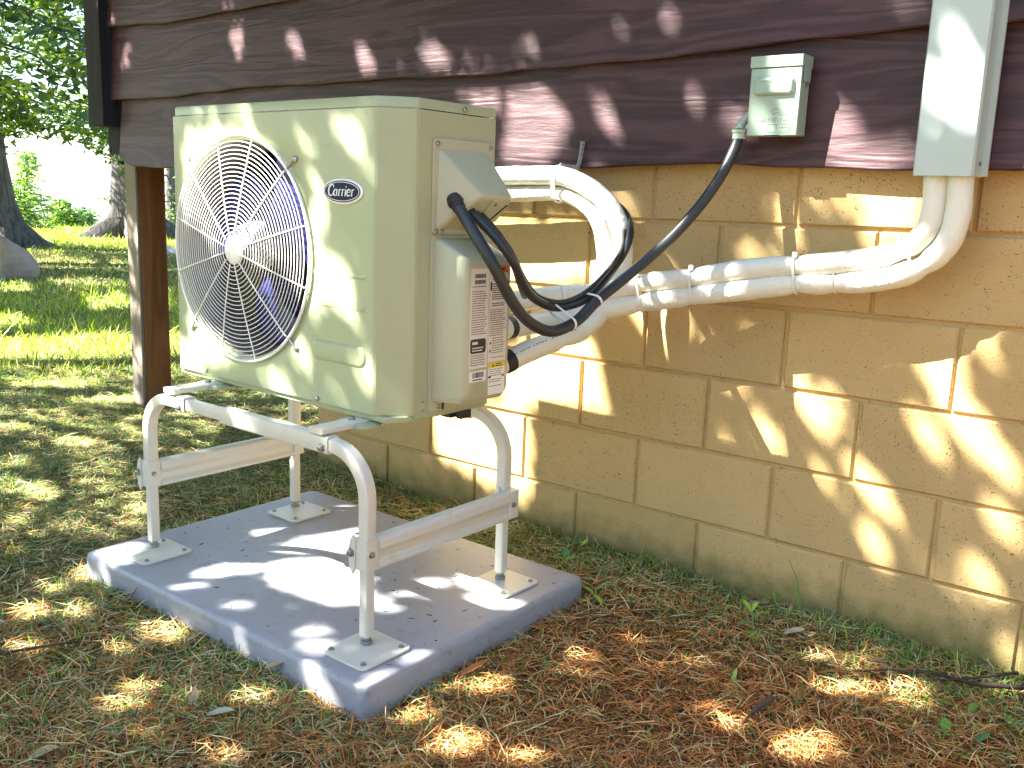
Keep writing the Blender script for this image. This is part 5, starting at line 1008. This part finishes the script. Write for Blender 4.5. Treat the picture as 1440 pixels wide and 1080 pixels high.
# ------------------------------------------------------------------ trees
def conifer(name, loc, label, height, r0, crown0, reach, nbr, ncl, seed, droop=.35, flare=1.0, lean=0, tint=((.08, .16, .025), (.20, .29, .035), (.045, .10, .04)), clump=.09, az=None, group=None, cat='tree'):
    rg = np.random.default_rng(seed); x0, y0 = loc; z0 = float(hgt(x0, y0))
    e = empty(name, (x0, y0, z0-.05), label, cat, group)
    loops = []; NS = 20
    for i in range(26):
        t = i/25; z = height*t**1.35
        r = r0*(1-.85*z/height)+r0*1.1*flare*math.exp(-z/(r0*.9))
        lob = .45*flare*math.exp(-z/(r0*1.2))
        loops.append([(lean*z+r*(1+lob*math.sin(5*a+seed)+.04*math.sin(9*a+z*3))*math.cos(a), r*(1+lob*math.sin(5*a+seed)+.04*math.sin(7*a+z*5))*math.sin(a), z) for a in [2*math.pi*k/NS for k in range(NS)]])
    mb = MB(); mb.loft(loops, caps=(False, True)); obj('trunk', mb, BARK, e, smooth=70)
    tubes = MB(); VV, CC = [], []
    for b_ in range(nbr):
        z = crown0+(height-crown0)*(b_+rg.uniform(0, 1))/nbr; k = 1-.8*(z-crown0)/(height-crown0)
        a = rg.uniform(0, 2*math.pi) if az is None else rg.uniform(*az)
        Ln = reach*k*rg.uniform(.6, 1.1); up = rg.uniform(-.05, .25)
        pts = []
        for j in range(6):
            t = j/5; pts.append(Vector((lean*z+math.cos(a)*Ln*t, math.sin(a)*Ln*t, z+Ln*(up*t-droop*t*t))))
        tubes.tube(pts, [.035*k+.008, .025*k+.006, .016*k+.004, .010*k+.003, .006, .003], 5, sub=1, smooth=False)
        m = ncl; t = rg.uniform(.18, 1.02, m); sidev = np.array([-math.sin(a), math.cos(a), 0])
        i_ = np.clip((t*5).astype(int), 0, 4); fr = t*5-i_; PP = np.array([list(p) for p in pts]); c = PP[i_]*(1-fr)[:, None]+PP[i_+1]*fr[:, None]
        sgn = rg.choice([-1, 1], m)*rg.uniform(.0, 1, m)**.8
        spread = Ln*.34*(1.05-t)*1.2+.12
        off = sidev[None]*(sgn*spread)[:, None]+np.array([math.cos(a), math.sin(a), 0])[None]*(np.abs(sgn)*spread*.6)[:, None]
        off[:, 2] -= np.abs(sgn)*spread*.30+rg.uniform(0, .10, m)
        c = c+off+rg.normal(0, .03, (m, 3))
        col = np.array(tint)[rg.integers(0, len(tint), m)]*rg.uniform(.6, 1.5, (m, 1))
        VV.append(c); CC.append(col)
    obj('limbs', tubes, BARK, e, smooth=0)
    c = np.concatenate(VV); col = np.concatenate(CC); m = len(c)
    a = rg.uniform(0, 2*np.pi, m); pt_ = rg.uniform(-.9, .3, m); l = rg.uniform(.6, 1.5, m)*clump; w = l*rg.uniform(.22, .45, m)
    d = np.stack([np.cos(a)*np.cos(pt_), np.sin(a)*np.cos(pt_), np.sin(pt_)], -1); s = np.cross(d, rg.normal(0, 1, (m, 3))); s /= np.linalg.norm(s, axis=1)[:, None]
    V = np.stack([c, c+d*(l*.5)[:, None]-s*(w*.5)[:, None], c+d*l[:, None], c+d*(l*.5)[:, None]+s*(w*.5)[:, None]], 1).reshape(-1, 3)
    lp = np.arange(4*m); st = np.arange(0, 4*m, 4)
    me = fast_mesh('crown', V, lp, st, np.repeat(col, 4, 0), LEAFM); o = bpy.data.objects.new('crown', me); COL.objects.link(o); o.parent = e
    return e
conifer('hemlock_tree', (-13.838, 4.085), 'thick dark trunked conifer at the far left edge with drooping branches', 13, 0.4, 1.75, 4.2, 46, 420, 21, clump=0.11)
conifer('spruce_tree', (-16.847, 8.239), 'large dark trunked conifer with flaring roots directly behind the timber post', 15, 0.4, 2.6, 4.6, 42, 380, 22, clump=0.12, flare=1.25)
conifer('pine_tree', (-27.789, 15.969), 'slim far conifer seen in the gap between the post and the unit', 14, 0.24, 2.4, 4.0, 30, 260, 23, clump=0.14)
conifer('cedar_tree', (-11.6, 2.35), 'dense conifer just outside the left edge whose branches hang into the upper left', 11, .3, 2.15, 4.0, 80, 850, 24, clump=.125, droop=.34)
conifer('fir_sapling', (-21.905, 8.498), 'tallest fir sapling with a thin spire left of the lake gap', 1.95, 0.025, 0.06, 0.75, 46, 46, 40, clump=0.1, flare=0.2, droop=0.1, tint=((0.2, 0.33, 0.04), (0.28, 0.4, 0.04), (0.1, 0.21, 0.06), (0.14, 0.27, 0.1)), group='young firs at the edge of the lawn', cat='sapling')
conifer('fir_sapling', (-22.712, 9.636), 'bushy fir sapling in the middle of the sapling row', 1.0, 0.025, 0.06, 0.7, 46, 46, 41, clump=0.1, flare=0.2, droop=0.1, tint=((0.2, 0.33, 0.04), (0.28, 0.4, 0.04), (0.1, 0.21, 0.06), (0.14, 0.27, 0.1)), group='young firs at the edge of the lawn', cat='sapling')
conifer('fir_sapling', (-23.61, 10.754), 'rounded fir sapling right of the lake gap', 1.05, 0.025, 0.06, 0.75, 46, 46, 42, clump=0.1, flare=0.2, droop=0.1, tint=((0.08, 0.18, 0.08), (0.12, 0.24, 0.1), (0.18, 0.28, 0.05)), group='young firs at the edge of the lawn', cat='sapling')
conifer('fir_sapling', (-20.511, 7.541), 'low yellow green sapling next to the left trunk', 1.0, 0.025, 0.06, 0.75, 46, 46, 43, clump=0.1, flare=0.2, droop=0.1, tint=((0.2, 0.33, 0.04), (0.28, 0.4, 0.04), (0.1, 0.21, 0.06), (0.14, 0.27, 0.1)), group='young firs at the edge of the lawn', cat='sapling')
conifer('fir_sapling', (-24.603, 11.852), 'small yellow sapling beside the roots of the big conifer', 0.8, 0.025, 0.06, 0.6, 46, 46, 44, clump=0.1, flare=0.2, droop=0.1, tint=((0.2, 0.33, 0.04), (0.28, 0.4, 0.04), (0.1, 0.21, 0.06), (0.14, 0.27, 0.1)), group='young firs at the edge of the lawn', cat='sapling')
conifer('fir_sapling', (-25.869, 14.255), 'bright green sapling in the gap between post and unit', 1.9, 0.025, 0.06, 1.0, 46, 46, 45, clump=0.1, flare=0.2, droop=0.1, tint=((0.2, 0.33, 0.04), (0.28, 0.4, 0.04), (0.1, 0.21, 0.06), (0.14, 0.27, 0.1)), group='young firs at the edge of the lawn', cat='sapling')
conifer('fir_sapling', (-21.18, 9.137), 'smallest fir sapling in front of the sapling row', 0.5, 0.025, 0.06, 0.45, 46, 46, 46, clump=0.1, flare=0.2, droop=0.1, tint=((0.2, 0.33, 0.04), (0.28, 0.4, 0.04), (0.1, 0.21, 0.06), (0.14, 0.27, 0.1)), group='young firs at the edge of the lawn', cat='sapling')
conifer('spruce_tree', (-9, -13), 'tall dark conifer in the wood that faces the cabin from behind the viewer', 10.5, .22, .5, 3.4, 40, 110, 60, clump=.42, group='conifers of the wood behind the viewer')
conifer('spruce_tree', (-4.5, -15), 'tall dark conifer in the wood that faces the cabin from behind the viewer', 11, .22, .5, 3.4, 40, 110, 61, clump=.42, group='conifers of the wood behind the viewer')
conifer('spruce_tree', (0.5, -14), 'tall dark conifer in the wood that faces the cabin from behind the viewer', 10, .22, .5, 3.4, 40, 110, 62, clump=.42, group='conifers of the wood behind the viewer')
conifer('spruce_tree', (5, -14.5), 'tall dark conifer in the wood that faces the cabin from behind the viewer', 11, .22, .5, 3.4, 40, 110, 63, clump=.42, group='conifers of the wood behind the viewer')
conifer('spruce_tree', (9, -11), 'tall dark conifer in the wood that faces the cabin from behind the viewer', 9.5, .22, .5, 3.4, 40, 110, 64, clump=.42, group='conifers of the wood behind the viewer')
conifer('spruce_tree', (12.5, -6), 'tall dark conifer in the wood that faces the cabin from behind the viewer', 10, .22, .5, 3.4, 40, 110, 65, clump=.42, group='conifers of the wood behind the viewer')
conifer('spruce_tree', (-13.5, -9.5), 'tall dark conifer in the wood that faces the cabin from behind the viewer', 10, .22, .5, 3.4, 40, 110, 66, clump=.42, group='conifers of the wood behind the viewer')
conifer('spruce_tree', (13, 0), 'tall dark conifer in the wood that faces the cabin from behind the viewer', 9, .22, .5, 3.4, 40, 110, 67, clump=.42, group='conifers of the wood behind the viewer')

# ------------------------------------------------------------------ broadleaf trees beside the viewer whose leaves break up the sunlight
E1v = Vector((0, 0, 1)).cross(SUN).normalized(); E2v = SUN.cross(E1v)
def in_polys(A, Bc, polys):
    hit = np.zeros(len(A), bool)
    for pl in polys:
        p = np.array(pl); x0_, y0_ = p.min(0); x1_, y1_ = p.max(0)
        idx = np.where((A > x0_) & (A < x1_) & (Bc > y0_) & (Bc < y1_))[0]
        if not len(idx): continue
        a, b_ = A[idx], Bc[idx]; c = np.zeros(len(idx), bool); j = len(p)-1
        for i in range(len(p)):
            xi, yi = p[i]; xj, yj = p[j]
            if yi != yj: c ^= ((yi > b_) != (yj > b_)) & (a < (xj-xi)*(b_-yi)/(yj-yi)+xi)
            j = i
        hit[idx] |= c
    return hit
def canopy(name, label, dist, amin, amax, bmin, bmax, per_m2, gaps, trunk_xy, seed, size=.042, sparse=None):  # unseen crown; its leaf gaps are cut so sun patches land at set spots
    global RNG
    rg = np.random.default_rng(seed)
    n = int((amax-amin)*(bmax-bmin)*per_m2)
    A = rg.uniform(amin, amax, n); Bc = rg.uniform(bmin, bmax, n)
    edge = np.minimum(np.minimum(A-amin, amax-A), np.minimum(Bc-bmin, bmax-Bc))
    big = rg.uniform(0, 1, n) < .2                        # broad leaves keep clear of the gaps, small ones line them
    small_gaps = []
    for g_ in gaps:                                       # small gaps lose light to the blur of the sun's disc and to leaf tips, so they are a little wider
        p = np.array(g_); c_ = p.mean(0); q_ = np.roll(p, -1, 0)
        rr = math.sqrt(abs((p[:, 0]*q_[:, 1]-q_[:, 0]*p[:, 1]).sum())/2/math.pi)
        small_gaps.append(c_+(p-c_)*(.97 if rr < .06 else .95))
    gaps = small_gaps
    blocked = in_polys(A, Bc, gaps)
    for k in range(8):
        da, db_ = math.cos(k*math.pi/4), math.sin(k*math.pi/4)
        blocked |= in_polys(A+da*size*.8, Bc+db_*size*.8, gaps) & big
    keep = ~blocked & (rg.uniform(0, .3, n) < edge+.02)
    if sparse: keep &= rg.uniform(0, 1, n) < sparse(A, Bc)
    A, Bc, big = A[keep], Bc[keep], big[keep]; n = len(A)
    thick = rg.normal(0, .45, n)+.35*np.sin(A*2.1+1)*np.sin(Bc*1.7)
    ctr = A[:, None]*np.array(E1v)+Bc[:, None]*np.array(E2v)+(dist+thick)[:, None]*np.array(SUN)
    nrm = rg.normal(0, 1, (n, 3))+np.array(SUN)*1.2; nrm /= np.linalg.norm(nrm, axis=1)[:, None]
    u = np.cross(nrm, rg.normal(0, 1, (n, 3))); u /= np.linalg.norm(u, axis=1)[:, None]; v = np.cross(nrm, u)
    l = size*rg.uniform(.7, 1.2, n)*np.where(big, 1.9, .9); w = l*rg.uniform(.5, .75, n)
    V = np.stack([ctr-u*l[:, None]*.6, ctr-v*w[:, None]*.5, ctr+u*l[:, None]*.6, ctr+v*w[:, None]*.5], 1)
    tx, ty = trunk_xy; tz = float(hgt(tx, ty)); base = np.array([tx, ty, tz-.05])
    V = V.reshape(-1, 3)-base
    col = np.array([(.055, .13, .02), (.08, .17, .03), (.045, .10, .02)])[rg.integers(0, 3, n)]*rg.uniform(.7, 1.3, (n, 1))
    e = empty(name, tuple(base), label, 'tree')
    me = fast_mesh('crown', V, np.arange(4*n), np.arange(0, 4*n, 4), np.repeat(col, 4, 0), LEAFM); o = bpy.data.objects.new('crown', me); COL.objects.link(o); o.parent = e
    ca, cb2 = (amin+amax)/2, (bmin+bmax)/2
    cc = Vector(ca*np.array(E1v)+cb2*np.array(E2v)+(dist+.6)*np.array(SUN))-Vector(base)
    mb = MB(); top = Vector((cc.x*.25, cc.y*.25, cc.z*.75)); mb.tube([(0, 0, -.1), (0, 0, .4), (top.x*.3, top.y*.3, top.z*.5), top], [.26, .2, .16, .12], 12); obj('trunk', mb, BARK, e, smooth=60)
    mb = MB()
    for k in range(6):
        a_ = amin+(amax-amin)*(.12+.76*((k*.37) % 1)); b2 = bmin+(bmax-bmin)*(.2+.6*((k*.61) % 1))
        p = Vector(a_*np.array(E1v)+b2*np.array(E2v)+(dist+.8)*np.array(SUN))-Vector(base)
        mb.tube([top*.8, top.lerp(p, .5)+Vector((0, 0, .4)), p], [.05, .03, .008], 7)
    obj('limbs', mb, BARK, e, smooth=60)
    return e
canopy('maple_tree', 'broad leafy tree standing beside the viewer and shading the cabin wall', 5.6, -2.75, 1.65, -2.15, 2.1, 17000, TAB['near'], (-6.2, -2.6), 5, sparse=lambda A, Bc: np.where((A < -1.35) & (Bc < -.6), .17, np.where((A < -.02) & (Bc < -.88), .22, 1.0)))
canopy('birch_tree', 'leafy tree further along the lawn casting broken shade on the grass', 9.0, -9.2, -2.70, -3.4, -.55, 7000, TAB['far'], (-12.5, -3.4), 6, size=.06)
